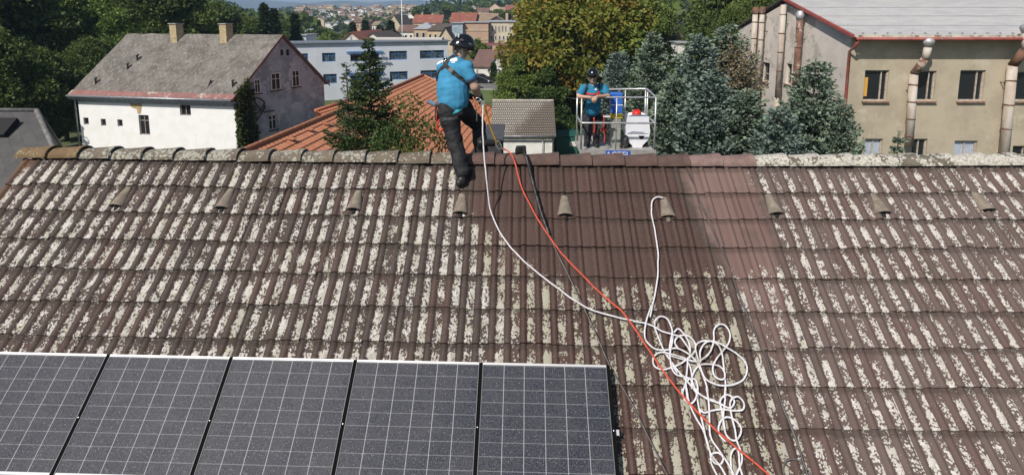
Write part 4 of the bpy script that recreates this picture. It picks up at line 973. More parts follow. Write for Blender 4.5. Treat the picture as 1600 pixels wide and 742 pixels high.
def office():
    zr = at(700, 65, 75).z; A = atz(455, 69, zr); B = atz(700, 65, zr); u = (V2(B) - V2(A)).normalized(); A2 = V2(A) - u * 14
    root = thing('office_building', 'long flat-roofed pale blue office building with blue framed windows', 'building', ((A.x + B.x) / 2, A.y + 2, 0))
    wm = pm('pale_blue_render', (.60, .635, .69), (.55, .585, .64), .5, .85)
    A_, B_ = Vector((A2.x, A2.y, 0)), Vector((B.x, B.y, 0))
    px = [(503, 83, 524, 97, 0), (547, 82, 592, 96, 1), (608, 80, 636, 94, 0), (656, 79, 694, 92, 0), (505, 116, 526, 131, 0), (547, 115, 594, 141, 1), (609, 112, 637, 125, 0), (657, 110, 691, 123, 0), (470, 84, 481, 97, 0)]
    holes = [pxhole(A_, B_, *q[:4]) for q in px]
    mb = MB(); wall(mb, A_, B_, 0, zr, holes, .2); mb.build('wall', wm, root)
    n = Vector((u.y, -u.x)); bk = 5
    C_ = B_ - Vector((n.x, n.y, 0)) * bk; D_ = A_ - Vector((n.x, n.y, 0)) * bk
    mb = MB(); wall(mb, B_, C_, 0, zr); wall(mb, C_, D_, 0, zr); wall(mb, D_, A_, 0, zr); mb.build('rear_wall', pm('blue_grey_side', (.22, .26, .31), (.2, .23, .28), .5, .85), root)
    blue = pm('blue_frame', (.07, .20, .42), (.05, .15, .33), 2, .5)
    for q, h in zip(px, holes):
        wd = h[1] - h[0]
        window(root, A_, B_, h, .2, blue, glass_b if q[4] == 0 else glass, (.5,) if wd < 4.5 else (.25, .5, .75), (.68,), .09)
        if q[4]:
            u3 = Vector((u.x, u.y, 0)); n3 = Vector((n.x, n.y, 0)); c = A_ + u3 * (h[0] + h[1]) / 2 + Vector((0, 0, h[3] + .12)) + n3 * .5
            mb = MB()
            for k in range(3): mb.obox(c + n3 * (.35 * (k - 1)) - Vector((0, 0, .12 * k)), u3 * (wd / 2 + .5), n3 * .10, Vector((0, 0, .03)))
            for k in range(4): mb.obox(c + u3 * ((k - 1.5) / 3 * wd) - Vector((0, 0, .14)), u3 * .03, n3 * .5 - Vector((0, 0, .18)), Vector((0, 0, .03)))
            mb.build('sun_shade', blue, root)
    zt = pm('roof_edge_metal', (.16, .18, .21), None, rough=.5)
    u3 = Vector((u.x, u.y, 0)); n3 = Vector((n.x, n.y, 0)); c = (A_ + B_ + C_ + D_) / 4
    mb = MB(); mb.obox(Vector((c.x, c.y, zr + .08)), u3 * ((B_ - A_).length / 2 + .3), n3 * (bk / 2 + .3), Vector((0, 0, .075))); mb.build('roof', zt, root)
    p0 = at(662, 63, 79); mb = MB(); L = at(590, 60, 79); mb.box(L.x, p0.x + 3.2, 76.5, 78.5, zr + .16, at(650, 58.5, 79).z); mb.build('roof_plant_room', pm('cream_upstand', (.55, .52, .47), None), root)
    # balcony with white underside
    q = holes[5]; c = A_ + u3 * (q[0] + .42 * (q[1] - q[0])) + n3 * .7 + Vector((0, 0, q[2] - .15)); mb = MB(); mb.obox(c, u3 * 1.9, n3 * .7, Vector((0, 0, .12)))
    mb.obox(c + n3 * .72 + Vector((0, 0, .2)), u3 * 1.9, n3 * .03, Vector((0, 0, .1))); mb.build('balcony', pm('white_balcony', (.75, .75, .75), None), root)
    # small annex roofs in blue metal at left foot
    # antenna mast behind
    m0 = at(629, 66, 88); mast = MB(); zt_ = at(629, -6, 88).z; mast.tube([(m0.x, m0.y, 0), (m0.x, m0.y, zt_)], [.09, .06], 8)
    tag(mast.build('mast', pm('mast_grey', (.60, .63, .66), None, rough=.5, metal=.3), None, (m0.x, m0.y, 0)), 'tall thin pale mast rising behind the office building', 'mast')
office()

# ------------------------------------------------------------------ town houses
cream = pm('cream_wall', (.55, .46, .34), (.48, .40, .29), .8, .9); tanw = pm('tan_wall', (.44, .31, .22), (.40, .28, .20), .5, .9); whitew = pm('white_wall', (.72, .70, .65), (.62, .60, .56), .6, .9)
ochw = pm('sand_wall', (.50, .38, .24), (.44, .33, .21), .8, .9); yelw = pm('yellow_wall', (.58, .58, .24), None); salmon = pm('salmon_wall', (.52, .33, .24), (.46, .30, .22), .7, .9)
redr = pm('red_tile', (.26, .085, .055), (.20, .07, .05), .8, .85, c3=(.30, .13, .08), s3=.4); brownr = pm('brown_roof', (.165, .095, .075), (.14, .08, .065), .6, .85); greyr = pm('grey_sheet_roof', (.34, .36, .38), (.28, .29, .31), .7, .6)
tanr = pm('tan_tile_roof', (.27, .20, .13), (.22, .16, .11), .8, .9); darkr = pm('dark_tile_roof', (.10, .075, .06), (.075, .06, .05), .8, .9); mar = pm('maroon_sheet', (.20, .07, .065), (.17, .06, .06), .6, .6)
def house(name, label, x0, x1, ye, yr, Y, depth, wm, rm, ridge='x', win=(), cols=0, rows=0, chim=(), rot=0., hipped=False, cat='house', group=None, over=.3):
    """x0,x1,ye,yr: pixel extents of the front and heights of eave and ridge; Y distance"""
    a, b = at(x0, ye, Y), at(x1, ye, Y); ze = a.z; zr = at((x0 + x1) / 2, yr, Y + depth / 2 if ridge == 'x' else Y).z
    g = min(terr(a.x, Y), terr(b.x, Y)) - .5; cx, cy = (a.x + b.x) / 2, Y + depth / 2; hw, hd = (b.x - a.x) / 2, depth / 2
    root = thing(name, label, cat, (cx, cy, g + .5), group)
    M = Matrix.Rotation(rot, 4, 'Z'); T = lambda x, y, z: tuple(Vector((cx, cy, 0)) + M @ Vector((x, y, z)))
    mb = MB()
    c4 = [(-hw, -hd), (hw, -hd), (hw, hd), (-hw, hd)]
    for i in range(4):
        p, q = c4[i], c4[(i + 1) % 4]; mb.quad(T(*p, g), T(*q, g), T(*q, ze), T(*p, ze))
    if not hipped and zr > ze:
        if ridge == 'x':
            for s in (-1, 1): mb.poly([T(s * hw, -hd, ze), T(s * hw, hd, ze), T(s * hw, 0, zr)])
        else:
            for s in (-1, 1): mb.poly([T(-hw, s * hd, ze), T(hw, s * hd, ze), T(0, s * hd, zr)])
    if zr <= ze: mb.poly([T(*p, ze) for p in c4])
    mb.build('wall', wm, root)
    mb = MB(); o = over; th = .18
    if zr > ze:
        if hipped:
            rx = max(hw - hd, 0.3); RA, RB = (-rx, 0, zr + .1), (rx, 0, zr + .1); e = [(x * (1 + o / hw), y * (1 + o / hd), ze) for x, y in c4]
            mb.poly([T(*e[0]), T(*e[1]), T(*RB), T(*RA)]); mb.poly([T(*e[1]), T(*e[2]), T(*RB)]); mb.poly([T(*e[2]), T(*e[3]), T(*RA), T(*RB)]); mb.poly([T(*e[3]), T(*e[0]), T(*RA)]); mb.poly([T(*q) for q in e])
        elif ridge == 'x':
            k = (zr - ze) / hd
            for s in (-1, 1):
                P = [T(-hw - o, 0, zr + th), T(hw + o, 0, zr + th), T(hw + o, s * (hd + o), ze - k * o + th), T(-hw - o, s * (hd + o), ze - k * o + th)]; mb.prism(P, (0, 0, -th * .9))
        else:
            k = (zr - ze) / hw
            for s in (-1, 1):
                P = [T(0, -hd - o, zr + th), T(0, hd + o, zr + th), T(s * (hw + o), hd + o, ze - k * o + th), T(s * (hw + o), -hd - o, ze - k * o + th)]; mb.prism(P, (0, 0, -th * .9))
    else: mb.obox(T(0, 0, ze + .12), M.to_3x3() @ Vector((hw + o, 0, 0)), M.to_3x3() @ Vector((0, hd + o, 0)), (0, 0, .11))
    mb.build('roof', rm, root)
    def win_at(x, z, w_, h_):
        mb = MB(); mb.obox(T(x, -hd - .02, z), M.to_3x3() @ Vector((w_ / 2, 0, 0)), M.to_3x3() @ Vector((0, .05, 0)), (0, 0, h_ / 2)); f = mb.build('window', white_fr, root)
        mb = MB(); mb.obox(T(x, -hd - .06, z), M.to_3x3() @ Vector((w_ / 2 - .12, 0, 0)), M.to_3x3() @ Vector((0, .025, 0)), (0, 0, h_ / 2 - .12)); mb.build('pane', glass, f)
    for (wx0, wy0, wx1, wy1) in win:
        p, q = at(wx0, wy0, Y), at(wx1, wy1, Y); win_at((p.x + q.x) / 2 - cx, (p.z + q.z) / 2, q.x - p.x, p.z - q.z)
    hh = ze - max(g + .5, ze - rows * 3.1) if rows else 0
    for i in range(cols):
        for j in range(rows): win_at(-hw + (i + .5) * 2 * hw / cols, ze - 1.7 - j * 3.0, min(1.3, hw / cols * 1.0), 1.5)
    for (cxp, top) in chim:
        p = at(cxp, top, Y + depth / 2); mb = MB(); x = p.x - cx; mb.obox(T(x, 0, (p.z + ze) / 2), (.35, 0, 0), (0, .35, 0), (0, 0, max((p.z - ze) / 2, .4))); mb.build('chimney', tanw, root)
    return root
house('gable_house', 'white gabled house with a long red roof just above the blue office roofline', 533, 565, 64.6, 51.5, 105, 22, whitew, redr, 'y', win=((547, 57, 550, 62),), chim=())
house('gable_house', 'second white gable with a dark roof, right of the red roofed one above the office', 563, 600, 65, 52, 112, 20, whitew, darkr, 'y')
house('gable_house', 'tall pale gable house left of the thin mast', 600, 630, 47, 24, 190, 22, cream, tanr, 'y', cols=2, rows=1)
house('small_house', 'small cream house with red roof right behind the thin mast', 645, 690, 36, 24, 230, 12, cream, redr, 'x', cols=4, rows=1, chim=((660, 20), (676, 21)))
house('villa', 'sand coloured villa with a pale grey hipped sheet roof', 647, 676, 46, 36, 150, 11, ochw, greyr, 'x', cols=3, rows=2, hipped=True)
house('small_house', 'white house with a brown roof below the thin mast', 622, 646, 50, 40, 160, 10, whitew, brownr, 'x', cols=3, rows=1)
house('brown_gable_house', 'brown roofed house with a tan gable left of the stair tower', 678, 706, 48, 38, 140, 14, ochw, darkr, 'x', cols=3, rows=2, rot=-.3)
house('lean_to_house', 'plain tan gable wall under the stair tower', 684, 707, 62, 44, 128, 9, cream, darkr, 'y')
t = house('stair_tower', 'glazed grey stair tower at the left end of the tan apartment block', 706, 723, 37, 40, 135, 8, pm('blue_glass_wall', (.25, .34, .40), (.4, .47, .5), .7, .3, stretch=(1, 1, 3)), greyr, 'x', cat='tower')
house('apartment_block', 'windowless tan apartment block wall with pale bands', 723, 763, 36, 38, 136, 12, tanw, greyr, 'x', cat='apartment block')
bw = bpy.data.objects['apartment_block']; mb = MB(); p0, p1 = at(723, 48, 135.9), at(763, 48, 135.9)
for py in (48, 62): z = at(740, py, 135.9).z; mb.box(p0.x, p1.x, 135.86, 135.95, z - .1, z + .1)
mb.build('pale_band', cream, bw)
wins = [(768 + i * 5.2, 40, 770.5 + i * 5.2, 50) for i in range(5)] + [(767 + i * 6, 56, 770 + i * 6, 63) for i in range(5)] + [(795.5, 42, 798.5, 50), (804, 42, 807, 50), (799, 60, 801, 62)]
house('old_facade_house', 'old cream house with rows of tall windows beside the tan block', 764, 816, 35, 33, 138, 14, pm('aged_cream', (.60, .54, .40), (.45, .40, .28), .6, .9), greyr, 'x', win=wins, chim=((792, 21), (809, 20)))
house('dark_gable_house', 'dark timber gable with yellow edges above the old cream house', 762, 789, 34, 26, 152, 10, darkr, tanr, 'y')
house('red_roof_row', 'long red tiled roof row behind the tan apartment block', 703, 742, 35, 21, 165, 16, cream, redr, 'x', chim=((712, 22), (724, 20), (733, 21)))
house('tan_roof_row', 'long sandy tiled roof to the right of the red one', 742, 776, 35, 22, 168, 16, cream, tanr, 'x', chim=((750, 19), (760, 20), (770, 21)))
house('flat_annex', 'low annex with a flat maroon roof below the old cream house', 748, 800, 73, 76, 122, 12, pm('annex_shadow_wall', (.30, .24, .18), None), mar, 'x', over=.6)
house('brown_roof_bungalow', 'white bungalow under a big plain brown roof beside the parked car', 745, 789, 105, 79, 94, 17, whitew, brownr, 'x', win=((751, 108, 754, 116), (770, 107, 774, 115)), chim=((772, 72),), rot=-.1)
house('white_gable_wing', 'white gable wing of the bungalow with small conifers before it', 764, 790, 108, 86, 92.5, 7, whitew, brownr, 'y', win=((783, 95, 786, 101),))
house('yellow_cottage', 'small yellow cottage among trees left of the office', 476, 494, 50, 46, 190, 8, yelw, greyr, 'x', cols=2, rows=1)
house('site_cabin', 'pale blue cabin standing behind the office roof', 469, 478, 56, 57, 110, 6, pm('cabin_blue', (.5, .58, .66), None), greyr, 'x')
house('pink_block', 'long cream and pink block with a brown roof seen over the trees', 547, 576, 36, 32, 260, 14, salmon, brownr, 'x', cols=6, rows=1)
house('white_block', 'narrow white block half hidden by dark conifers', 581, 590, 40, 34, 260, 14, whitew, tanr, 'x', cols=2, rows=2)
house('hill_house', 'cream hill house with a steep gable high on the slope', 762, 784, 14, 6, 330, 14, cream, redr, 'y', cols=2, rows=1)
house('hill_house', 'pale hill house left of the steep gable on the slope', 730, 748, 17, 9, 340, 14, whitew, tanr, 'y', cols=2, rows=1)
house('hill_house', 'small reddish hill house at the right end of the slope row', 790, 806, 16, 9, 320, 14, salmon, redr, 'x', cols=2, rows=1)
house('hill_house', 'low cream hill house between the two gabled ones', 746, 763, 19, 13, 320, 12, cream, brownr, 'x', cols=3, rows=1)
house('hill_house', 'pinkish hill house just right of the steep gable', 782, 794, 19, 12, 318, 12, salmon, tanr, 'x', cols=2, rows=1)
house('brown_cottage', 'cottage with a steep brown roof deep among the spruces', 1036, 1056, 58, 30, 110, 9, cream, darkr, 'x', win=((1046, 60, 1049, 66),), rot=.4)
house('white_shed', 'small white shed with dark windows behind the blue spruces', 1060, 1083, 68, 66, 85, 4, whitew, greyr, 'x', win=((1062, 68, 1065, 72), (1072, 70, 1078, 77)))
house('red_roof_far', 'far red roof glimpsed above the spruces', 1008, 1018, 6, 1, 170, 8, whitew, redr, 'x')
house('yellow_villa', 'pale yellow house half hidden in the dark trees left of the white house', 82, 114, 140, 122, 52, 8, pm('pale_yellow', (.5, .5, .28), (.4, .42, .25), 2, .9), greyr, 'x', win=((84, 146, 90, 156), (96, 146, 101, 156)), hipped=True)
# distant town on the far rise
far = [house('distant_house', 'tiny pale house in the distant town on the horizon', 500, 506, 26, 24, 560, 9, whitew, brownr, 'x', group='houses of the distant town'),
       house('distant_house', 'tiny pale house in the distant town on the horizon', 520, 528, 27, 25, 560, 9, cream, tanr, 'x', group='houses of the distant town'),
       house('distant_block', 'tiny long white block in the distant town', 505, 517, 29, 28, 560, 11, whitew, greyr, 'x', group='blocks of the distant town', cat='block')]
for i in range(170):
    px = 462 + 190 * random.random(); Y = random.uniform(430, 1000)
    x = at(px, 25, Y).x; src = far[random.choice((0, 1, 1, 2, 2))]; c = copy_tree(src)
    sc = random.uniform(1.0, 1.5) * (1 + (Y - 430) / 900); c.scale = (sc, 1, sc * .9); c.rotation_euler.z = random.choice((0, .3, -.3, 1.57)); c.location = (x, Y, terr(x, Y))
for f in far: f.location.z = terr(f.location.x, f.location.y)
mb = MB(); p = at(486, 10.5, 900); mb.lathe([(3, 0), (2.2, p.z - 12), (2.2, p.z - 9), (.5, p.z)], (p.x, p.y, 0), 10); tag(mb.build('water_tower', whitew, None, (p.x, p.y, 12)), 'slim white tower sticking up above the distant town', 'tower')

# road, path, lawn, car
def sheet(name, pts, mat, h, label=None):
    mb = MB(); mb.poly([(p.x, p.y, terr(p.x, p.y) + h) for p in pts]); return tag(mb.build(name, mat), label, kind='structure')
gp = lambda px, py: atz(px, py, 0.)
asph = pm('asphalt', (.16, .155, .15), (.13, .125, .12), 1, .9, c3=(.24, .23, .21), s3=.3)
road_pts = [gp(700, 139), gp(842, 142), gp(842, 129), gp(700, 124)]
ROADM = asph
mb = MB(); mb.poly([(p.x, p.y, .02) for p in road_pts]); tag(mb.build('road', asph), 'grey asphalt street beyond the lawn', kind='structure')
lawn = pm('lawn', (.075, .115, .025), (.10, .13, .04), .5, .95, c3=(.05, .085, .02), s3=.2)
mb = MB(); mb.poly([(p.x, p.y, .016) for p in (gp(740, 175), gp(800, 175), gp(800, 142.5), gp(735, 140))]); tag(mb.build('lawn', lawn), 'sunny green lawn before the street', kind='structure')
mb = MB(); L = [gp(735, 139.6), gp(845, 142.8)]; mb.obox((L[0] + L[1]) / 2 + Vector((0, 0, .06)), (L[1] - L[0]) / 2, (0, .12, 0), (0, 0, .06)); tag(mb.build('kerb', pm('kerb_stone', (.38, .37, .34), None)), 'pale kerb along the street', kind='structure')
def car():
    p = gp(752, 130); root = thing('parked_car', 'dark estate car parked on the street beside the brown roofed bungalow', 'car', (p.x, p.y, .02))
    Z = .02; X, Y = p.x, p.y
    side = [(-2.2, .45), (-2.25, .8), (-2.05, 1.0), (-1.5, 1.42), (.3, 1.46), (1.0, 1.02), (1.95, .88), (2.2, .62), (2.2, .35), (1.75, .32), (1.65, .55), (1.35, .65), (1.05, .55), (.95, .30), (-1.0, .30), (-1.1, .55), (-1.4, .65), (-1.7, .55), (-1.8, .32), (-2.15, .35)]
    mb = MB(); mb.prism([(X + a, Y - .85, Z + b) for a, b in side], (0, 1.7, 0)); body = mb.build('body', pm('dark_paint', (.012, .014, .018), None, rough=.2, spec=.7), root)
    bv = body.modifiers.new('bevel', 'BEVEL'); bv.width = .06; bv.segments = 2
    for a0, a1 in ((-1.75, -.8), (-.72, .05), (.12, .72)):
        mb = MB(); mb.poly([(X + a0 + .1, Y - .856, Z + 1.02), (X + a1, Y - .856, Z + 1.02), (X + a1 - (.35 if a1 > .5 else 0), Y - .856, Z + 1.34), (X + a0 + (.22 if a0 < -1 else 0.1), Y - .856, Z + 1.34)]); mb.build('window', glass, root)
    for a in (-1.4, 1.35):
        for s in (-1, 1):
            mb = MB(); mb.lathe([(.33, -.1), (.33, .1)], (X + a, Y + s * .78, Z + .33), 18, (0, 1, 0)); t = mb.build('wheel', dark_m, root)
            mb = MB(); mb.lathe([(.19, 0), (.17, .02)], (X + a, Y + s * .885, Z + .33), 12, (0, s, 0)); mb.build('rim', pm('rim_silver', (.6, .6, .6), None, rough=.3, metal=.8), t)
    for s in (-1, 1):
        mb = MB(); mb.obox((X - 2.2, Y + s * .68, Z + .85), (.05, 0, 0), (0, .12, 0), (0, 0, .1)); mb.build('tail_light', pm('tail_red', (.4, .02, .02), None, rough=.3), root)
car()
# utility pole with its wires
up_ = at(788, 157, 46); zt = at(788, 126, 46).z
root = thing('utility_pole', 'short pale concrete pole rising behind the garage ridge', 'pole', (up_.x, 46, 0))
mb = MB(); mb.tube([(up_.x, 46, 0), (up_.x, 46, zt)], [.16, .12], 10); mb.build('post', pm('pale_concrete', (.50, .48, .42), (.4, .38, .33), 2, .8), root)
mb = MB(); mb.tube([(up_.x - .35, 46, zt - .55), (up_.x + .35, 46, zt - .55)], .04, 6); mb.tube([(up_.x, 46, zt - .3), (up_.x, 46, zt - .2)], .2, 8); mb.build('crossarm', dark_m, root)
def wire(P0, P1, sagm, label):
    pts = [P0.lerp(P1, t) - Vector((0, 0, sagm * 4 * t * (1 - t))) for t in np.linspace(0, 1, 20)]; mb = MB(); mb.tube(pts, .016, 5)
    tag(mb.build('wire', pm('wire_grey', (.2, .2, .2), None), None, pts[0]), label, 'wire')
pt = Vector((up_.x, 46, zt - .5))
wire(pt, Vector((-14, 70, 8)), .5, 'overhead wire running left from the concrete pole over the lawn')
wire(pt, Vector((22, 42, 4.2)), .9, 'overhead wire running right from the pole across the garage roof and bushes')
# green containers behind the garage
def container(px0, px1, pyt, Y, label):
    a, b = at(px0, pyt, Y), at(px1, pyt, Y); g = pm('green_plastic', (.02, .115, .085), (.018, .09, .07), 2, .5); zt = a.z
    r_ = thing('waste_container', label, 'container', ((a.x + b.x) / 2, Y + .8, 0), 'green waste containers')
    mb = MB(); x0, x1 = a.x, b.x; P = [(x0 + .12, 0), (x1 - .12, 0), (x1, zt - .45), (x0, zt - .45)]; mb.prism([(x, Y, z + .12) for x, z in P], (0, 1.5, 0)); mb.build('body', g, r_)
    mb = MB(); mb.prism([(x0 - .05, Y - .06, zt - .32), (x1 + .05, Y - .06, zt - .32), (x1 - .05, Y + .5, zt + .02), (x0 + .05, Y + .5, zt + .02)], (0, 0, -.0)) if False else mb.prism([(x0 - .05, Y - .08, zt - .32), (x0 - .05, Y + .6, zt), (x0 - .05, Y + 1.55, zt - .05), (x0 - .05, Y + 1.55, zt - .32)], (x1 - x0 + .1, 0, 0)); mb.build('lid', pm('dark_green_lid', (.012, .07, .055), None, rough=.5), r_)
    mb = MB(); m_ = (x0 + x1) / 2; mb.box(m_ + .2, m_ + .75, Y - .03, Y - .012, zt - 1.15, zt - .75); mb.build('notice', whitew, r_)
    for s in (x0 + .25, x1 - .25): mb = MB(); mb.lathe([(.11, -.04), (.11, .04)], (s, Y + .25, .11), 10, (1, 0, 0)); mb.build('wheel', dark_m, r_)
container(868, 905, 207, 41, 'green waste container with a white notice, right of the garage')
container(934, 962, 213, 43, 'green waste container seen through the lift basket')

# ------------------------------------------------------------------ vegetation
bark_m = pm('bark', (.085, .065, .05), (.05, .04, .032), 6, .95, .01)
def broadleaf(h, r, nclump, leaves, lsize, seed, base=.18, autumn=0., top=1.):
    """returns (trunk mesh builder, crown mesh) at origin"""
    rs = np.random.default_rng(seed); C = []; tries = 0
    while len(C) < nclump and tries < nclump * 60:
        tries += 1
        v = rs.normal(size=3); v /= np.linalg.norm(v); rr = rs.random() ** .38; p = v * rr
        z = h * (base + (1 - base) * (.5 + .5 * p[2])); wdt = r * math.sqrt(max(0.05, 1 - (abs(p[2] + .12)) ** 2.4))
        q = np.array([p[0] * wdt * (.8 + .35 * rs.random()), p[1] * wdt * (.8 + .35 * rs.random()), z]);
        if all(np.linalg.norm((q - c) / np.array([1, 1, .8])) > r * .14 for c in C): C.append(q)
    P = []; D = []; T = []; 
    for c in C:
        cr = r * rs.uniform(.20, .36); n = int(leaves * (cr / (r * .28)) ** 2); v = rs.normal(size=(n, 3)); v /= np.linalg.norm(v, axis=1, keepdims=True)
        rad = cr * (rs.random(n) ** .45)[:, None]; pp = c + v * rad * np.array([1.15, 1.15, .72]); pp[:, 2] += .08 * cr * rs.normal(size=n)
        P.append(pp); D.append(v + rs.normal(size=(n, 3)) * .7 + np.array([0, 0, -.35])); k = rs.random(); au = autumn * max(0, rs.normal(.45, .5))
        T.append(np.stack([np.clip(.25 + .5 * k + rs.normal(0, .16, n), 0, 1), np.clip(au + rs.normal(0, .18, n) * (autumn > 0) * (rs.random(n) < .6), 0, 1)], 1))
    P, D, T = np.concatenate(P), np.concatenate(D), np.concatenate(T); ls = lsize * rs.uniform(.7, 1.35, len(P))
    V, Q, TT = cards(P, D, ls, ls * .34, T); me = np_mesh(V, Q, 'crown', TT)
    mb = MB(); tr = r * .055 + .08; pts = [Vector((0, 0, -.3))] + [Vector((rs.normal() * .03 * h * t, rs.normal() * .03 * h * t, h * t)) for t in (.2, .4, .6, .8)]
    mb.tube(pts, [tr * 1.25, tr, tr * .8, tr * .55, tr * .2], 9)
    for c in C[::3]:
        z0 = max(h * base * .8, c[2] * .55); a = Vector((0, 0, z0)); b = Vector(c); m_ = a.lerp(b, .5) + Vector((0, 0, -.06 * h * .3)); mb.tube([a, m_, b], [tr * .38, tr * .22, tr * .07], 5, cap=False)
    return mb, me
def conifer(h, r, seed, nw=24, nb=9, dens=1., needle=.16, droop=.12, taper=1.0, zb=.03, tipup=.25, thin=1.0, open_=0.):
    rs = np.random.default_rng(seed); P = []; D = []; T = []; LS = []; mb = MB(); tr = .03 * h ** .8 * .7 + .03
    mb.tube([Vector((0, 0, -.3)), Vector((0, 0, h * .5)), Vector((0, 0, h * .985))], [tr, tr * .6, .012], 8)
    zs = zb + (1 - zb) * (np.arange(nw) / nw) ** .92
    for i, zf in enumerate(zs):
        L0 = r * (1 - zf) ** taper * (.9 if zf > .15 else .75 + zf)
        for j in range(nb):
            L = L0 * rs.uniform(.62, 1.22) + .05; a = 2 * math.pi * (j + rs.random() * .8) / nb + i * 1.7; z = zf * h + rs.normal() * h * .008
            el = .35 * zf + .02 + rs.normal() * .08
            if rs.random() < open_: continue
            dirh = np.array([math.cos(a), math.sin(a), 0.]); n = max(4, int(L / (needle * .55) * dens)); t = (np.arange(n) + rs.random(n) * .6) / n
            zz = z + L * (math.tan(el) * t - droop * 2.2 * t * (1 - t * .9) + tipup * .35 * t ** 3)
            axis = np.stack([dirh[0] * L * t, dirh[1] * L * t, zz], 1)
            if L > .35 and j % 2 == 0: mb.tube([Vector(axis[0]), Vector(axis[n // 2]), Vector(axis[-1])], [tr * .16, tr * .1, .004], 4, cap=False)
            side = np.array([-dirh[1], dirh[0], 0.]); shade = rs.normal(0, .10)
            for s in (-1, 1):
                wl = L * .34 * (1 - t * .85) + needle * .5                    # side twig length
                k = 3 if L > .8 else 2
                for q in range(k):
                    f = (q + rs.random(n)) / k; pt = axis + side * s * (wl * f)[:, None] + dirh * (wl * f * .55)[:, None] + rs.normal(size=(n, 3)) * needle * .22; pt[:, 2] -= wl * f * .22
                    dv = side * s * .8 + dirh * .8 + np.array([0, 0, -.05 + .3 * rs.random()]) + rs.normal(size=(n, 3)) * .35
                    keep = t > .12
                    P.append(pt[keep]); D.append(dv[keep] if dv.ndim == 2 else dv); m_ = keep.sum()
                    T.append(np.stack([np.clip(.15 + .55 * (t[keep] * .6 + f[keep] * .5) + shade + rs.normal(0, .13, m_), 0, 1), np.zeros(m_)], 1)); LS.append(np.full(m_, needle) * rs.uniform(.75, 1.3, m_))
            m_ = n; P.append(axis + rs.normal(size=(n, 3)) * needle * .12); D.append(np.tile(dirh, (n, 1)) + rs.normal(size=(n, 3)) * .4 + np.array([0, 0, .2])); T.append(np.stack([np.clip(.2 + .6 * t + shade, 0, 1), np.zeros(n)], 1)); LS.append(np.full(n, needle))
    n = 40; t = rs.random(n); P.append(np.stack([rs.normal(size=n) * .03, rs.normal(size=n) * .03, h * (.93 + .07 * t)], 1)); D.append(np.stack([rs.normal(size=n), rs.normal(size=n), np.full(n, 1.)], 1)); T.append(np.full((n, 2), [.7, 0.])); LS.append(np.full(n, needle * .7))
    P, D, T, LS = (np.concatenate(x) for x in (P, D, T, LS)); V, Q, TT = cards(P, D, LS, LS * .26 * thin, T)
    return mb, np_mesh(V, Q, 'crown', TT)
def plant(kind, proto, mat, loc, name, label, group=None, cat='tree', rz=0., sc=(1, 1, 1)):
    mb, me = proto; root = thing(name, label, cat, (0, 0, 0), group)
    if isinstance(mb, MB): tr_me = mb.build('trunk', bark_m, root); 
    else: tr_me = mb
    o = link_mesh(me, 'crown', mat, root); root.location = loc; root.rotation_euler.z = rz; root.scale = sc; return root
def again(root, loc, label, rz, sc, group=None, mat=None):
    c = copy_tree(root); c.location = loc; c['label'] = label; c.rotation_euler.z = rz; c.scale = sc
    if group: c['group'] = group
    return c
fol_dark = foliage_mat('dark_broadleaf', (.038, .066, .015), (.16, .215, .05), (.10, .07, .02))
fol_mid = foliage_mat('mid_broadleaf', (.062, .105, .020), (.21, .285, .06), (.16, .11, .03))
fol_chest = foliage_mat('autumn_chestnut', (.045, .065, .012), (.20, .27, .045), (.50, .27, .05), .35)
fol_bush = foliage_mat('fresh_shrub', (.045, .075, .015), (.14, .19, .045), (.2, .15, .04))
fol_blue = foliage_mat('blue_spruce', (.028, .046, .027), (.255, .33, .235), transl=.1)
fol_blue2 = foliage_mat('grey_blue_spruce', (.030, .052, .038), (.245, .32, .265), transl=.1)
fol_spruce = foliage_mat('green_spruce', (.016, .032, .010), (.075, .115, .035), transl=.15)
fol_hedge = foliage_mat('hedge_green', (.022, .045, .012), (.085, .135, .03), transl=.2)
fol_brown = foliage_mat('dry_needles', (.11, .085, .05), (.28, .23, .14), transl=.1)

# prototypes
def ground_at(px, Y): x = at(px, 100, Y).x; return Vector((x, Y, terr(x, Y)))
def zt(px, py, Y): return at(px, py, Y).z
# young spruce before the orange roof
p = ground_at(577, 16); h = zt(577, 60, 16)
plant('c', conifer(h, 4.1, 11, nw=64, nb=8, dens=1.25, needle=.10, droop=.14, taper=1.02, thin=1.0, open_=.22), fol_spruce, p, 'young_spruce', 'tall young green spruce with sparse top standing before the orange roof', rz=.4)
p = ground_at(541, 18.5); h = zt(538, 98, 18.5)
plant('c', conifer(h, 2.0, 12, nw=44, nb=8, dens=1., needle=.09, droop=.1, thin=.9, open_=.35), fol_spruce, p, 'young_spruce', 'slim young spruce with a spiky top just left of the taller one')
p = ground_at(640, 14.6); h = zt(640, 142, 14.6)
plant('b', broadleaf(h, 1.25, 60, 120, .085, 21, base=.3), fol_bush, p, 'shrub', 'light green leafy shrub right of the young spruce', cat='shrub')
p = ground_at(604, 14.2); h = zt(604, 178, 14.2)
plant('b', broadleaf(h, 1.2, 50, 120, .08, 22, base=.3), fol_hedge, p, 'shrub', 'darker green shrub at the foot of the young spruce', cat='shrub')
p = ground_at(672, 14.9); h = zt(672, 168, 14.9)
plant('b', broadleaf(h, .85, 36, 110, .085, 23, base=.3), fol_bush, p, 'shrub', 'loose shrub reaching up just left of the worker on the ridge', cat='shrub')
p = ground_at(712, 15.2); h = zt(712, 196, 15.2)
plant('b', broadleaf(h, .42, 10, 40, .09, 24, base=.5), fol_bush, p, 'shrub', 'thin green shoot showing between the legs of the worker', cat='shrub')
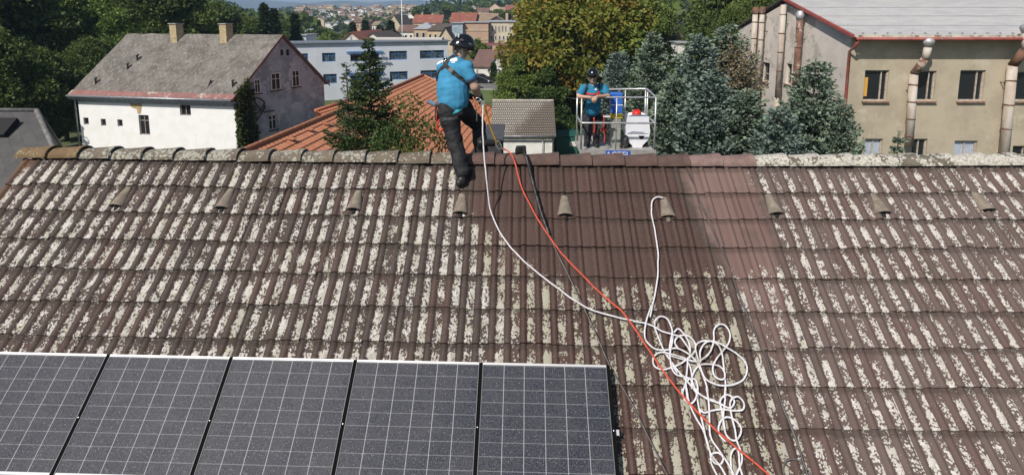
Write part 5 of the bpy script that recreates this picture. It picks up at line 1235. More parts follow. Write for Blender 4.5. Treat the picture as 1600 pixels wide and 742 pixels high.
# chestnut
p = ground_at(905, 52); h = zt(900, -45, 52)
plant('b', broadleaf(h, 6.6, 120, 620, .40, 31, base=.10, autumn=.32), fol_chest, p, 'chestnut_tree', 'big chestnut tree turning orange behind the worker in the basket')
p = ground_at(985, 60); h = zt(985, -30, 60)
plant('b', broadleaf(h, 4.2, 70, 420, .36, 32, base=.15, autumn=.12), fol_mid, p, 'broadleaf_tree', 'green broadleaf tree right of the big orange chestnut')
# hedge conifers behind the garage
for px, top, Y, r, mt, lab in ((808, 86, 46, 2.0, fol_mid, 'bright green thuja column behind the garage ridge'), (832, 92, 47, 2.0, fol_hedge, 'dark green thuja right of the bright one behind the garage'), (857, 100, 45, 1.8, fol_hedge, 'dark bushy thuja at the right end of the garage roof')):
    q = ground_at(px, Y); plant('b', broadleaf(zt(px, top, Y), r, 70, 260, .17, int(px), base=.02), mt, q, 'thuja', lab)
q = ground_at(798, 84); plant('c', conifer(zt(798, 66, 84), 2.6, 41, nw=18, nb=9, needle=.4, dens=1.), fol_spruce, q, 'conifer', 'dark loose conifer beside the white gable wing')
q = ground_at(812, 70); plant('b', broadleaf(zt(812, 60, 70), 2.6, 50, 240, .3, 42, base=.05), fol_dark, q, 'dark_tree', 'dark tree between the conifer and the chestnut')
q = ground_at(771, 88); plant('c', conifer(zt(771, 98, 88), .9, 43, nw=14, nb=8, needle=.3), fol_hedge, q, 'garden_conifer', 'small bright cone shaped conifer before the bungalow')
q = ground_at(746, 112); plant('b', broadleaf(zt(746, 68, 112), 2.2, 30, 160, .35, 44, base=.05), fol_mid, q, 'garden_tree', 'round green tree peeking out right of the helmet on the ridge')
# bushes low right of garage
bush = plant('b', broadleaf(3.4, 2.0, 40, 240, .2, 51, base=.02), fol_hedge, ground_at(890, 50), 'bush', 'dark bush under the chestnut, right of the garage roof', 'bushes under the chestnut', 'bush')
again(bush, ground_at(872, 44), 'dark bush close against the right end of the garage', 1., (1, 1, 1.1)); again(bush, ground_at(915, 56), 'dark bush behind the left post of the basket', 2., (1.3, 1, 1.2)); again(bush, ground_at(955, 48), 'dark bush seen through the rails of the basket', 3., (1.4, 1, 1.3)); again(bush, ground_at(1010, 40), 'dark bush behind the white tank of the basket', 4., (1.2, 1, 1.4))
again(bush, ground_at(1072, 79), 'dark bush hiding the foot of the small white shed', 5., (1.3, 1, 1.68)); again(bush, ground_at(1050, 78), 'dark bush left of the small white shed', .7, (1.1, 1, 1.5))
# blue spruces
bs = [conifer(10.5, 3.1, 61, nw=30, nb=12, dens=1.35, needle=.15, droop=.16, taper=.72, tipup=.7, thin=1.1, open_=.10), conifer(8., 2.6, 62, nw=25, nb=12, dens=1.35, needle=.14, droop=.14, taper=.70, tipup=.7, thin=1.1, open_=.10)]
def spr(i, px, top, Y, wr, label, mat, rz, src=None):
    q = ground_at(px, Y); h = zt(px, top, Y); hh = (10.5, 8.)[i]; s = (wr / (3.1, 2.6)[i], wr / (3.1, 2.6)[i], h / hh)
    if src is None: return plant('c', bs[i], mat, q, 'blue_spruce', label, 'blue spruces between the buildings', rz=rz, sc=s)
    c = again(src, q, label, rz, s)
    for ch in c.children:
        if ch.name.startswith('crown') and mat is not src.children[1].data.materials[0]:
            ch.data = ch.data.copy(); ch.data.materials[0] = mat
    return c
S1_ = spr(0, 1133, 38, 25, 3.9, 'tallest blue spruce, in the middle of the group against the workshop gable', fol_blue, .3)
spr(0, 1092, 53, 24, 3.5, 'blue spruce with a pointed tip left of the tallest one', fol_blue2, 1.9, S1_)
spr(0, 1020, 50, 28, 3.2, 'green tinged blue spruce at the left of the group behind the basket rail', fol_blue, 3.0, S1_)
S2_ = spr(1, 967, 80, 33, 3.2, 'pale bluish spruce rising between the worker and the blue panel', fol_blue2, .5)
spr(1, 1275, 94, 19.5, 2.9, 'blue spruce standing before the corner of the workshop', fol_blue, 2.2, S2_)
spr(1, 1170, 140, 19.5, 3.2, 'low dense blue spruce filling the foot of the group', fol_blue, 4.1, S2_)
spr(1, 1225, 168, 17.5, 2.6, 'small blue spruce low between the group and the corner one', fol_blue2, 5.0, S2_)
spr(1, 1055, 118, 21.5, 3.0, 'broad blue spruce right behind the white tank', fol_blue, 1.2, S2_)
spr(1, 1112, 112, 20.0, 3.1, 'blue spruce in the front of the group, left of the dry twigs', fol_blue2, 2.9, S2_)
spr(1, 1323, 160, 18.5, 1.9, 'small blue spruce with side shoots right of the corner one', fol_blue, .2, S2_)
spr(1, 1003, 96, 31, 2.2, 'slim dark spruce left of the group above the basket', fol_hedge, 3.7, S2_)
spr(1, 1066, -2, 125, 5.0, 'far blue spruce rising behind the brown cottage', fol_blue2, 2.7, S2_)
# dry orange-brown needles patch on the tallest spruce
rs = np.random.default_rng(5); n = 1300; c0 = np.array(at(1158, 112, 22.6)); PP = c0 + rs.normal(size=(n, 3)) * np.array([.42, .30, .62]); PP[:, 0] -= (PP[:, 2] - c0[2]) * .25
me = np_mesh(*(lambda r: (r[0], r[1], 'dry_twigs', r[2]))(cards(PP, rs.normal(size=(n, 3)) + np.array([-.6, -.6, .1]), .15 * rs.uniform(.7, 1.3, n), .04, np.stack([rs.random(n), np.zeros(n)], 1))))
o = link_mesh(me, 'dry_twigs', fol_brown, S1_); o.matrix_parent_inverse = Matrix.Diagonal((*[1 / s for s in S1_.scale], 1)) @ Matrix.Rotation(-S1_.rotation_euler.z, 4, 'Z'); o['label'] = 'dry orange brown twigs'
bpy.context.view_layer.update()
# little twigs over the ridge on the right
p = ground_at(1415, 20.5); plant('c', conifer(zt(1415, 205, 20.5), .9, 66, nw=16, nb=8, needle=.13, tipup=.6), fol_blue, p, 'small_spruce', 'tip of a small spruce below the flue pipe with the elbow')
p = ground_at(1540, 22.3); plant('b', broadleaf(zt(1540, 229, 22.3), .35, 10, 60, .12, 67, base=.4), fol_bush, p, 'shrub', 'little green shrub under the third upper window', cat='shrub')
# woodland behind on the right and the left: trees one can tell apart
tall = plant('b', broadleaf(17, 5.5, 90, 420, .42, 71, base=.1, autumn=.05), fol_dark, ground_at(1156, 62), 'forest_tree', 'dark broadleaf tree of the wood behind the spruces', 'trees of the wood behind the spruces')
WL = ['dark tree of the wood over the pointed tip of the blue spruce', 'dark tree of the wood touching the left end of the workshop gable', 'dark tree of the wood above the brown cottage', 'small dark tree left of the brown cottage',
 'dark tree of the wood behind the two left flue pipes', 'tall dark tree of the wood over the dry orange twigs', 'tall dark tree of the wood just left of the workshop gable peak', 'tree behind the ridge of the workshop, left part', 'tree behind the middle of the workshop ridge',
 'green tree seen over the right end of the workshop roof', 'tree beyond the right edge of the workshop roof', 'distant dark tree over the basket rail', 'distant tree between the chestnuts and the cottage', 'low dark tree right behind the tallest blue spruce', 'low dark tree squeezed against the workshop gable']
k = 0
for px, Y, s, hs in ((1128, 84, 1., .95), (1165, 68, 1.1, 1.05), (1050, 150, 1.1, 1.05), (1015, 100, .8, .9), (1195, 58, .85, 1.0), (1146, 92, 1.1, 1.2), (1150, 95, 1.1, 1.25), (1240, 75, 1., 1.05), (1300, 90, 1.1, 1.2), (1560, 62, 1.2, .92), (1640, 58, 1.2, .9), (1010, 140, 1.2, .95), (965, 120, 1.2, .85), (1140, 46, .4, .72), (1180, 47, .5, .8)):
    again(tall, ground_at(px, Y), WL[k], k * 1.3, (s, s, hs)); k += 1
mid = plant('b', broadleaf(13, 4.6, 80, 380, .34, 72, base=.04), fol_mid, ground_at(95, 60), 'broadleaf_tree', 'sunlit green broadleaf tree left of the grey roofed white house', 'trees left of and behind the white house')
BL = ['dark tree of the left belt near the left edge of the picture', 'dark tree beyond the left edge of the picture', 'green tree of the left belt above the grey slate roof peak', 'low dark tree at the very left edge above the slate roof', 'low dark tree between the slate roof and the white house', 'small dark tree beside the left downpipe of the white house',
 'bright green tree rising left of the grey roof of the white house', 'tall tree over the left end of the white house ridge', 'tree right behind the left chimney of the white house', 'dark tree between the two chimneys of the white house', 'dark tree just behind the right chimney of the white house', 'lighter tree right of the right chimney of the white house',
 'dark tree behind the left slope of the white house roof', 'green tree close to the left slope of the white house roof', 'dark tree hugging the back of the white house roof', 'lighter tree just over the ridge between the chimneys', 'lighter tree over the gable tip of the white house', 'tall dark tree in the second row at far left',
 'dark tree in the second row outside the left edge', 'low tree touching the left gutter of the white house', 'dark tree left of the office roof behind the gable', 'light tree beside the left end of the office roof', 'light tree in the gap behind the right chimney']
for i, (px, Y, s, hs, src) in enumerate(((20, 50, 1.0, 1.0, tall), (-60, 60, 1.1, 1.05, tall), (66, 56, .8, 1.2, mid), (-10, 36, .6, .62, tall), (60, 41, .5, .52, tall), (92, 46, .42, .42, tall),
      (160, 58, 1.1, 1.25, mid), (215, 60, 1.0, 1.28, mid), (262, 62, 1.0, 1.0, tall), (300, 76, .9, .83, tall), (340, 80, 1.0, .80, tall), (375, 84, .9, .74, mid), (112, 62, .9, .95, tall), (190, 54, .7, .9, mid), (240, 58, .8, .9, tall),
      (320, 62, .7, .85, mid), (395, 95, .9, .66, tall), (5, 75, 1.2, 1.1, tall), (-80, 60, 1.2, 1.1, tall), (140, 50, .45, .55, tall), (440, 120, .8, .62, tall), (470, 105, .6, .5, mid), (350, 120, 1., .75, mid))):
    again(src, ground_at(px, Y), BL[i], i * 1.7, (s, s, hs), 'trees left of and behind the white house')
# tall garden conifers at centre left
for px, top, Y, r, lab, sd_ in ((417, 5, 90, 3.2, 'tall pale spruce rising behind the gable of the white house', 81), (432, 14, 96, 2.4, 'darker spruce close to the right of the tall pale one', 82), (464, 21, 100, 2.1, 'dark slim spruce right of the gable of the white house', 83), (573, 32, 160, 2.6, 'dark conifer over the second white gable', 84), (612, 33, 130, 3.3, 'dark broad conifer left of the thin mast', 85), (553, 36, 150, 2.3, 'dark conifer before the pink block', 86), (595, 40, 150, 2.6, 'dark conifer between the two dark conifers', 87), (652, 12, 300, 4.5, 'round dark tree on the skyline right of the mast', 88), (700, 10, 300, 5., 'round dark tree on the skyline above the red roof row', 89), (668, 14, 300, 3.6, 'small dark conifer on the skyline right of the mast', 90), (780, 2, 380, 4., 'pointed conifer on the hill above the steep gable', 91), (358, 46, 82, 2.2, 'small dark conifer behind the right chimney', 92)):
    q = ground_at(px, Y)
    if 'round' in lab: plant('b', broadleaf(zt(px, top, Y) - q.z, r, 16, 120, .9, sd_, base=.15), fol_dark, q, 'skyline_tree', lab)
    else: plant('c', conifer(zt(px, top, Y) - q.z, r, sd_, nw=26, nb=9, needle=.34 + .002 * Y, dens=.8, droop=.1), fol_spruce, q, 'conifer', lab)
# mid distance trees among the houses
mt_ = plant('b', broadleaf(7.5, 3.6, 26, 150, .5, 95, base=.03), fol_mid, ground_at(515, 150), 'garden_tree', 'green garden tree among the town roofs', 'garden trees among the town roofs')
dk_ = plant('b', broadleaf(8, 4.2, 26, 150, .55, 96, base=.03), fol_dark, ground_at(505, 170), 'garden_tree', 'dark garden tree among the town roofs', 'garden trees among the town roofs')
for i in range(50):
    rsd = random.random; px = random.choice((random.uniform(440, 640), random.uniform(480, 700), random.uniform(690, 830))); Y = random.uniform(170, 420) if px < 690 else random.uniform(150, 420)
    if 640 < px < 800 and Y < 200: Y += 120
    s = random.uniform(.6, 1.0) * (1 if Y < 260 else 1.2); src = mt_ if rsd() < .5 else dk_
    again(src, ground_at(px, Y), src['label'], rsd() * 6, (s, s, s * random.uniform(.65, .9)))
for i, (px, Y, s) in enumerate(((540, 135, 1.0), (528, 130, .9), (510, 140, .9), (555, 140, .9), (447, 110, 1.2), (830, 200, 1.3), (820, 300, 2.), (845, 380, 2.2), (700, 420, 1.2), (735, 430, 1.2), (756, 440, 1.4), (815, 150, 1.))):
    again((mt_, dk_)[i % 2], ground_at(px, Y), (mt_, dk_)[i % 2]['label'], i * 1.1, (s, s, s * .85))
# far woodland as one mass
rs = np.random.default_rng(9); P = []; D = []; T = []; LS = []
def farpatch(n, fx, fY, hh, rr):
    for i in range(n):
        px = fx(); Y = fY(); x = at(px, 30, Y).x; z = terr(x, Y); h_ = hh * rs.uniform(.7, 1.2); r_ = rr * rs.uniform(.7, 1.2); m_ = 70; v = rs.normal(size=(m_, 3)); v /= np.linalg.norm(v, axis=1, keepdims=True)
        pp = np.array([x, Y, z + h_ * .5]) + v * np.array([r_, r_, h_ * .5]) * (.75 + .3 * rs.random((m_, 1))); P.append(pp); D.append(v + rs.normal(size=(m_, 3)) * .6); k = rs.random() * .7
        T.append(np.stack([np.clip(k + rs.normal(0, .15, m_), 0, 1), np.zeros(m_)], 1)); LS.append(np.full(m_, r_ * .55))
farpatch(650, lambda: rs.uniform(-500, 480), lambda: rs.uniform(160, 560) ** 1.0, 10, 5.0)
farpatch(150, lambda: rs.uniform(440, 660), lambda: rs.uniform(420, 1300), 9, 5.5)
farpatch(200, lambda: rs.uniform(640, 1300), lambda: rs.uniform(420, 700), 11, 6)
farpatch(260, lambda: rs.uniform(1000, 1900), lambda: rs.uniform(100, 260), 13, 5)
P, D, T, LS = (np.concatenate(x) for x in (P, D, T, LS)); V, Q, TT = cards(P, D, LS, LS * .45, T)
tag(link_mesh(np_mesh(V, Q, 'woodland', TT), 'woodland', fol_dark), 'far belts of dark woodland between the town and the hills', kind='stuff')

# ------------------------------------------------------------------ people
def cap(mb, p0, p1, r0, r1, side=None, flat=1.0, n=18):
    """rounded tapering limb; cross-section half width r along side and r*flat across it"""
    p0, p1 = Vector(p0), Vector(p1); ax = p1 - p0; L = ax.length; ax = ax / L if L > 1e-6 else Vector((0, 0, 1))
    sx = Vector(side) if side is not None else ax.orthogonal(); sx = (sx - ax * sx.dot(ax)).normalized(); sy = ax.cross(sx); rings = []
    for k in range(5): a = -math.pi / 2 + k * math.pi / 10 + .12; rings.append((p0 + ax * math.sin(a) * r0 * min(1, flat + .3), r0 * math.cos(a)))
    for k in range(7): t = k / 6; rings.append((p0 + ax * L * t, r0 + (r1 - r0) * t))
    for k in range(1, 6): a = k * math.pi / 10 - .12; rings.append((p1 + ax * math.sin(a) * r1 * min(1, flat + .3), r1 * math.cos(a)))
    vs = []
    for c, r in rings:
        for k in range(n): a = 2 * math.pi * k / n; vs.append(c + sx * math.cos(a) * r + sy * math.sin(a) * r * flat)
    m = len(rings); fs = [(i * n + k, i * n + (k + 1) % n, (i + 1) * n + (k + 1) % n, (i + 1) * n + k) for i in range(m - 1) for k in range(n)] + [tuple(range(n - 1, -1, -1)), tuple((m - 1) * n + k for k in range(n))]
    mb.add(vs, fs)
def ell(mb, c, rx, ry, rz, X=(1, 0, 0), Y=(0, 1, 0)):
    X = Vector(X).normalized(); Y = Vector(Y); Y = (Y - X * Y.dot(X)).normalized(); Z = X.cross(Y); c = Vector(c); vs = []; n, m = 18, 12
    for i in range(m + 1):
        a = -math.pi / 2 + math.pi * i / m
        for k in range(n): b = 2 * math.pi * k / n; vs.append(c + X * rx * max(math.cos(a), .02) * math.cos(b) + Y * ry * max(math.cos(a), .02) * math.sin(b) + Z * rz * math.sin(a))
    mb.add(vs, [(i * n + k, i * n + (k + 1) % n, (i + 1) * n + (k + 1) % n, (i + 1) * n + k) for i in range(m) for k in range(n)] + [tuple(range(n - 1, -1, -1)), tuple(m * n + k for k in range(n))])
def fuse(mb, name, mat, parent, voxel=.009, smooth=6, wrinkle=0., wscale=9., wdir=(1, 1, 2.2)):
    me = bpy.data.meshes.new('tmp'); me.from_pydata(mb.v, [], mb.f); o = bpy.data.objects.new('tmp', me); COL.objects.link(o)
    md = o.modifiers.new('r', 'REMESH'); md.mode = 'VOXEL'; md.voxel_size = voxel; md2 = o.modifiers.new('s', 'SMOOTH'); md2.iterations = smooth; md2.factor = .5
    dg = bpy.context.evaluated_depsgraph_get(); r = bpy.data.meshes.new_from_object(o.evaluated_get(dg)); bpy.data.objects.remove(o)
    if wrinkle:
        N_ = [v.normal.copy() for v in r.vertices]
        for v, nn in zip(r.vertices, N_):
            q = Vector((v.co.x * wscale * wdir[0], v.co.y * wscale * wdir[1], v.co.z * wscale * wdir[2]))
            v.co += nn * wrinkle * (noise.noise(q) + .5 * noise.noise(q * 2.3))
    for p in r.polygons: p.use_smooth = True
    return link_mesh(r, name, mat, parent)
skin_m = pm('skin', (.48, .29, .20), (.42, .24, .16), 30, .55); skin2 = pm('tanned_skin', (.46, .30, .22), (.36, .23, .17), 22, .6, c3=(.17, .14, .13), s3=12, lo3=.56, hi3=.66)
hair_m = pm('dark_hair', (.03, .022, .016), (.06, .045, .035), 60, .8); hair_g = pm('greying_hair', (.16, .13, .11), (.06, .045, .04), 50, .8)
shirt_m = pm('blue_jersey', (.055, .255, .43), (.045, .215, .37), 8, .85, .001, spec=.2); shirt2 = pm('blue_jersey_far', (.030, .19, .32), (.025, .16, .27), 8, .85, spec=.2)
trous_m = pm('black_work_trousers', (.012, .012, .014), (.022, .022, .025), 14, .75, .002, spec=.3); trous2 = pm('charcoal_trousers', (.022, .022, .028), (.035, .033, .042), 14, .8, spec=.3)
helm_m = pm('gloss_black', (.008, .008, .009), None, rough=.12, spec=.7); strap_m = pm('black_webbing', (.014, .014, .015), (.03, .03, .032), 60, .7); grey_w = pm('grey_webbing', (.10, .10, .10), (.16, .16, .16), 60, .7)
metal_m = pm('polished_metal', (.65, .65, .66), None, rough=.25, metal=.9); red_w = pm('red_webbing', (.55, .05, .03), (.4, .04, .025), 50, .6); yel_w = pm('yellow_lanyard', (.50, .30, .03), (.35, .2, .03), 40, .6)
pale_st = pm('pale_sticker', (.55, .56, .58), None, rough=.4)
glove_m = pm('dark_gloves', (.03, .026, .024), (.05, .042, .038), 25, .8); boot_m = pm('black_boots', (.010, .010, .010), (.02, .018, .016), 18, .5); white_p = pm('white_print', (.78, .78, .80), None); cyan_p = pm('cyan_print', (.06, .42, .50), None)
def hand(mb, wrist, d, up, L, spread=1., curl=.35, mirror=1, r=.0092):
    """palm, four fingers and a thumb; d points along the hand, up is the back of the hand"""
    d = Vector(d).normalized(); up = Vector(up); up = (up - d * up.dot(d)).normalized(); s = d.cross(up) * mirror; w = Vector(wrist); k = L / .18
    cap(mb, w, w + d * .085 * k, .030 * k, .040 * k, s, .45)
    for i, (o, ln) in enumerate(((-.030, .068), (-.010, .078), (.011, .073), (.030, .056))):
        b = w + d * .088 * k + s * o * k * spread; dd = (d + s * o * 2.2 * spread).normalized(); a = b
        for j in range(3):
            dd = (dd * math.cos(curl) - up * math.sin(curl)).normalized(); e = a + dd * ln * k * (.45, .32, .25)[j]; cap(mb, a, e, r * k * (1 - j * .1), r * k * (.9 - j * .1), n=10); a = e
    b = w + d * .028 * k - s * .028 * k; m_ = b + (d * .5 - s * .75 - up * .25).normalized() * .038 * k; e = m_ + (d * .85 - s * .25 - up * .35).normalized() * .032 * k
    cap(mb, b, m_, .013 * k, .011 * k, n=10); cap(mb, m_, e, .0105 * k, .009 * k, n=10)
def head(mb, c, up, fwd, s=1.):
    up = Vector(up).normalized(); fwd = Vector(fwd); fwd = (fwd - up * fwd.dot(up)).normalized(); sd_ = fwd.cross(up); c = Vector(c)
    ell(mb, c + up * .02 * s, .076 * s, .094 * s, .098 * s, sd_, fwd)
    cap(mb, c + fwd * .045 * s - up * .015 * s, c + fwd * .058 * s - up * .085 * s, .054 * s, .032 * s, sd_, .8)
    cap(mb, c + fwd * .088 * s + up * .005 * s, c + fwd * .112 * s - up * .028 * s, .009 * s, .015 * s, sd_, .8, 10)
    cap(mb, c + fwd * .086 * s - up * .058 * s - sd_ * .018 * s, c + fwd * .086 * s - up * .058 * s + sd_ * .018 * s, .009 * s, .009 * s, n=8)
    for k in (-1, 1):
        ell(mb, c + sd_ * k * .078 * s - fwd * .008 * s - up * .008 * s, .008 * s, .020 * s, .032 * s, sd_, fwd)
        ell(mb, c + sd_ * k * .032 * s + fwd * .080 * s + up * .030 * s, .022 * s, .012 * s, .008 * s, sd_, fwd)
def helmet(parent, c, up, fwd, s=1.):
    up = Vector(up).normalized(); fwd = Vector(fwd); fwd = (fwd - up * fwd.dot(up)).normalized(); sd_ = fwd.cross(up); c = Vector(c) + up * .050 * s; V = []; n, m = 32, 10
    for sh in (1., .93):
        for i in range(m + 1):
            a = math.pi / 2 * i / m * 1.0
            for k in range(n):
                b = 2 * math.pi * k / n; x = math.cos(b) * math.cos(a * .999); y = math.sin(b) * math.cos(a * .999); z = math.sin(a)
                low = (-.034 * (1 - math.sin(b)) * .9 - .008) * s * (1 - i / m) ** 2; brim = (.016 * s * max(0, math.sin(b)) ** 3 if i == 0 else 0)
                V.append(c + sd_ * x * .118 * s * sh + fwd * (y * .140 * s * sh + brim) + up * (z * .125 * s * sh + low))
    F_ = []; w_ = (m + 1) * n
    for i in range(m):
        for k in range(n): q = (i * n + k, i * n + (k + 1) % n, (i + 1) * n + (k + 1) % n, (i + 1) * n + k); F_.append(q); F_.append(tuple(w_ + x for x in q[::-1]))
    for k in range(n): F_.append((k, w_ + k, w_ + (k + 1) % n, (k + 1) % n))
    mb = MB(); mb.add(V, F_, True); h = mb.build('helmet', helm_m, parent)
    mb = MB()
    for k in (-1, 1):
        mb.tube(smooth_path([c + sd_ * k * .10 * s - fwd * .05 * s - up * .02 * s, c + sd_ * k * .085 * s + fwd * .01 * s - up * .09 * s, c + sd_ * k * .03 * s + fwd * .07 * s - up * .15 * s, c + fwd * .075 * s - up * .158 * s], 4), .0045 * s, 6)
    mb.build('chin_strap', pm('pale_strap', (.30, .30, .30), None), h)
    for k in (-1, 1):
        for f in (-.07, .03): mb = MB(); mb.obox(c + sd_ * k * .1105 * s + fwd * f * s + up * .035 * s, sd_ * .006 * s, fwd * .014 * s, up * .009 * s); mb.build('vent_slot', grey_w, h)
        mb = MB(); mb.obox(c + sd_ * k * .052 * s - fwd * .107 * s + up * .062 * s, sd_ * .022 * s, (fwd * .8 + up * .6) * .003 * s, (up * .8 - fwd * .3).normalized() * .018 * s); mb.build('helmet_sticker', pale_st, h)
    return h
def ribbon(parent, surf, pix, wid, mat, name, off=.006, th=.004, sub=8, bvh=None):
    """webbing laid on a garment: pixel path dropped onto the body surface, then a strip of true width"""
    bvh = bvh or BVHTree.FromObject(surf, bpy.context.evaluated_depsgraph_get()); o_ = root_off(surf.parent); pts = []
    P2 = smooth_path([Vector((x, y, 0)) for x, y in pix], sub); last = None
    for q in P2:
        d = ray(q.x, q.y).normalized(); h, nn, _, _ = bvh.ray_cast(EYE - o_, d)
        if h is None:
            if last is None: continue
            h2, nn, _, _ = bvh.find_nearest(EYE - o_ + d * (last - (EYE - o_)).length); h = h2
        last = h; pts.append((h + o_, nn))
    mb = MB(); V = []
    for i, (p, nn) in enumerate(pts):
        t = (pts[min(i + 1, len(pts) - 1)][0] - pts[max(i - 1, 0)][0]).normalized(); s = t.cross(nn).normalized(); nn = s.cross(t).normalized(); nn = nn if nn.dot(pts[i][1]) > 0 else -nn
        for a, b in ((-1, 0), (1, 0), (1, 1), (-1, 1)): V.append(p + s * a * wid / 2 + nn * (off - .004 + b * th))
    m = len(pts); F_ = [(i * 4 + k, i * 4 + (k + 1) % 4, i * 4 + 4 + (k + 1) % 4, i * 4 + 4 + k) for i in range(m - 1) for k in range(4)] + [(0, 1, 2, 3), tuple((m - 1) * 4 + k for k in (3, 2, 1, 0))]
    mb.add(V, F_); return mb.build(name, mat, parent)
def patch(parent, surf, poly, mat, name, off=.003):
    bvh = BVHTree.FromObject(surf, bpy.context.evaluated_depsgraph_get()); o_ = root_off(surf.parent); bm = bmesh.new()
    xs = [p[0] for p in poly]; ys = [p[1] for p in poly]; st = .5; V = []; F_ = []; nx = int((max(xs) - min(xs)) / st) + 1; ny = int((max(ys) - min(ys)) / st) + 1; idx = {}
    def inside(x, y):
        c = False
        for i in range(len(poly)):
            (x0, y0), (x1, y1) = poly[i], poly[(i + 1) % len(poly)]
            if (y0 > y) != (y1 > y) and x < (x1 - x0) * (y - y0) / (y1 - y0) + x0: c = not c
        return c
    def vert(i, j):
        if (i, j) not in idx:
            h, nn, _, _ = bvh.ray_cast(EYE - o_, ray(min(xs) + i * st, min(ys) + j * st).normalized())
            idx[(i, j)] = None if h is None else (V.append(h + o_ + nn * off) or len(V) - 1)
        return idx[(i, j)]
    for i in range(nx):
        for j in range(ny):
            if inside(min(xs) + (i + .5) * st, min(ys) + (j + .5) * st):
                q = [vert(i, j), vert(i, j + 1), vert(i + 1, j + 1), vert(i + 1, j)]
                if None not in q: F_.append(tuple(q))
    mb = MB(); mb.add(V, F_, True); return mb.build(name, mat, parent)

def worker_on_ridge():
    root = thing('person', 'worker in blue polo and black trousers standing on the ridge with his back turned', 'person', at(724, 284, 5.78))
    X = Vector((1, 0, 0)); back = Vector((-.45, -.9, 0)).normalized(); fw = -back; side = Vector((.9, -.45, 0)).normalized()
    hipL, hipR = at(699, 172, 6.02), at(724, 172, 6.14); pel = at(710, 162, 6.08)
    knL, anL = at(711, 222, 5.93), at(723, 270, 5.78); knR, anR = at(748, 196, 6.36), at(752, 236, 6.22)
    waist = at(709, 150, 6.08); chest = at(709, 118, 6.12); neckb = at(713, 92, 6.14); hc = at(722, 76, 6.14)
    shL, shR = at(692, 103, 6.20), at(729, 104, 6.04); elL = at(691, 136, 6.36); wrL = at(738, 152, 6.40)
    elR, wrR = at(742, 136, 5.99), at(749, 152, 6.12)
    hup = Vector((.42, .16, .88)); hf = Vector((.80, .34, -.55))
    b = MB()
    cap(b, neckb - Vector((0, 0, .06)), hc, .062, .058); head(b, hc, hup, hf, 1.0)
    ell(b, chest, .19, .125, .21, side, fw); ell(b, waist, .175, .13, .15, side, fw); ell(b, pel, .17, .125, .12, side, fw)
    cap(b, shL, elL, .052, .042); cap(b, elL, wrL, .042, .028); cap(b, shR, elR, .060, .054); cap(b, elR, wrR, .055, .036)
    cap(b, shL, shR, .06, .06); cap(b, chest, neckb, .09, .06)
    cap(b, hipL, knL, .085, .06); cap(b, knL, anL, .055, .042); cap(b, hipR, knR, .085, .06); cap(b, knR, anR, .055, .042)
    hand(b, wrR, at(757, 160, 6.24) - wrR, Vector((.6, -.4, .7)), .18, curl=.55); hand(b, wrL, at(750, 157, 6.36) - wrL, Vector((-.2, .5, .8)), .18, curl=.55, mirror=-1)
    body = fuse(b, 'body', skin2, root, .0075, 3)
    # hair and helmet
    h = MB(); u_ = hup.normalized(); f_ = (hf - u_ * hf.dot(u_)).normalized(); s_ = f_.cross(u_)
    ell(h, hc + u_ * .028 - f_ * .014, .083, .092, .088, s_, f_); cap(h, hc - f_ * .055, hc - f_ * .05 - u_ * .055, .052, .045, s_, .7); fuse(h, 'hair', hair_g, root, .007, 3)
    helmet(root, hc - f_ * .004 - u_ * .012, hup, hf, 1.10)
    # polo
    s = MB(); ell(s, chest + Vector((0, 0, .005)), .212, .15, .235, side, fw); ell(s, at(708, 136, 6.09), .208, .158, .20, side, fw); cap(s, at(707, 140, 6.08), at(708, 154, 6.07), .207, .204, side, .80)
    cap(s, shL + Vector((0, 0, -.012)), shR + Vector((0, 0, -.012)), .078, .08); cap(s, chest + Vector((0, 0, .1)), neckb + Vector((0, 0, .01)), .135, .074, side, .8)
    cap(s, shR + Vector((-.005, 0, -.02)), shR.lerp(elR, .50), .074, .077); cap(s, shL + Vector((0, 0, -.02)), shL.lerp(elL, .55), .080, .078)
    shirt = fuse(s, 'polo_shirt', shirt_m, root, .008, 3, .009, 6., (1.1, 1.1, 1.5))
    mb = MB(); e = shR.lerp(elR, .50); dr_ = (elR - shR).normalized(); mb.lathe([(.079, -.03), (.083, -.028), (.083, -.004), (.079, -.001)], e + dr_ * .065, 20, dr_); mb.build('sleeve_cuff', pm('navy_cuff', (.01, .03, .07), None), shirt)
    cl = MB(); cap(cl, neckb - u_ * .01, neckb + u_ * .028 + f_ * .01, .076, .068, side, .9); fuse(cl, 'collar', shirt_m, shirt, .007, 2)
    mb = None
    patch(root, shirt, [(684, 96), (689, 89), (695, 85), (698, 91), (694, 98), (689, 98), (683, 102)], white_p, 'shirt_print')
    for L in ([(703, 93.2), (713, 90.5), (715, 92.5), (714, 96), (703, 96.2)], [(705, 97.3), (711, 96.6), (711, 98.4), (705, 98.8)]): patch(root, shirt, L, white_p, 'shirt_print')
    # trousers
    t = MB(); cap(t, at(709, 158, 6.07), at(709, 168, 6.07), .168, .170, side, .76); ell(t, at(709, 174, 6.07), .172, .140, .10, side, fw)
    cap(t, hipL, knL, .128, .098); cap(t, knL, anL + Vector((0, 0, .01)), .098, .088); cap(t, hipR, knR, .122, .094); cap(t, knR, anR + Vector((0, 0, .01)), .094, .082)
    ell(t, anL + Vector((0, 0, .03)), .092, .088, .07); ell(t, anR + Vector((0, 0, .03)), .085, .085, .06)
    tro = fuse(t, 'trousers', trous_m, root, .009, 3, .015, 6.5, (1., 1., 1.7))
    patch(root, tro, [(707, 176), (715, 170.5), (724, 166.5), (723, 170.5), (716, 175), (708, 179)], cyan_p, 'pocket_print', .004)
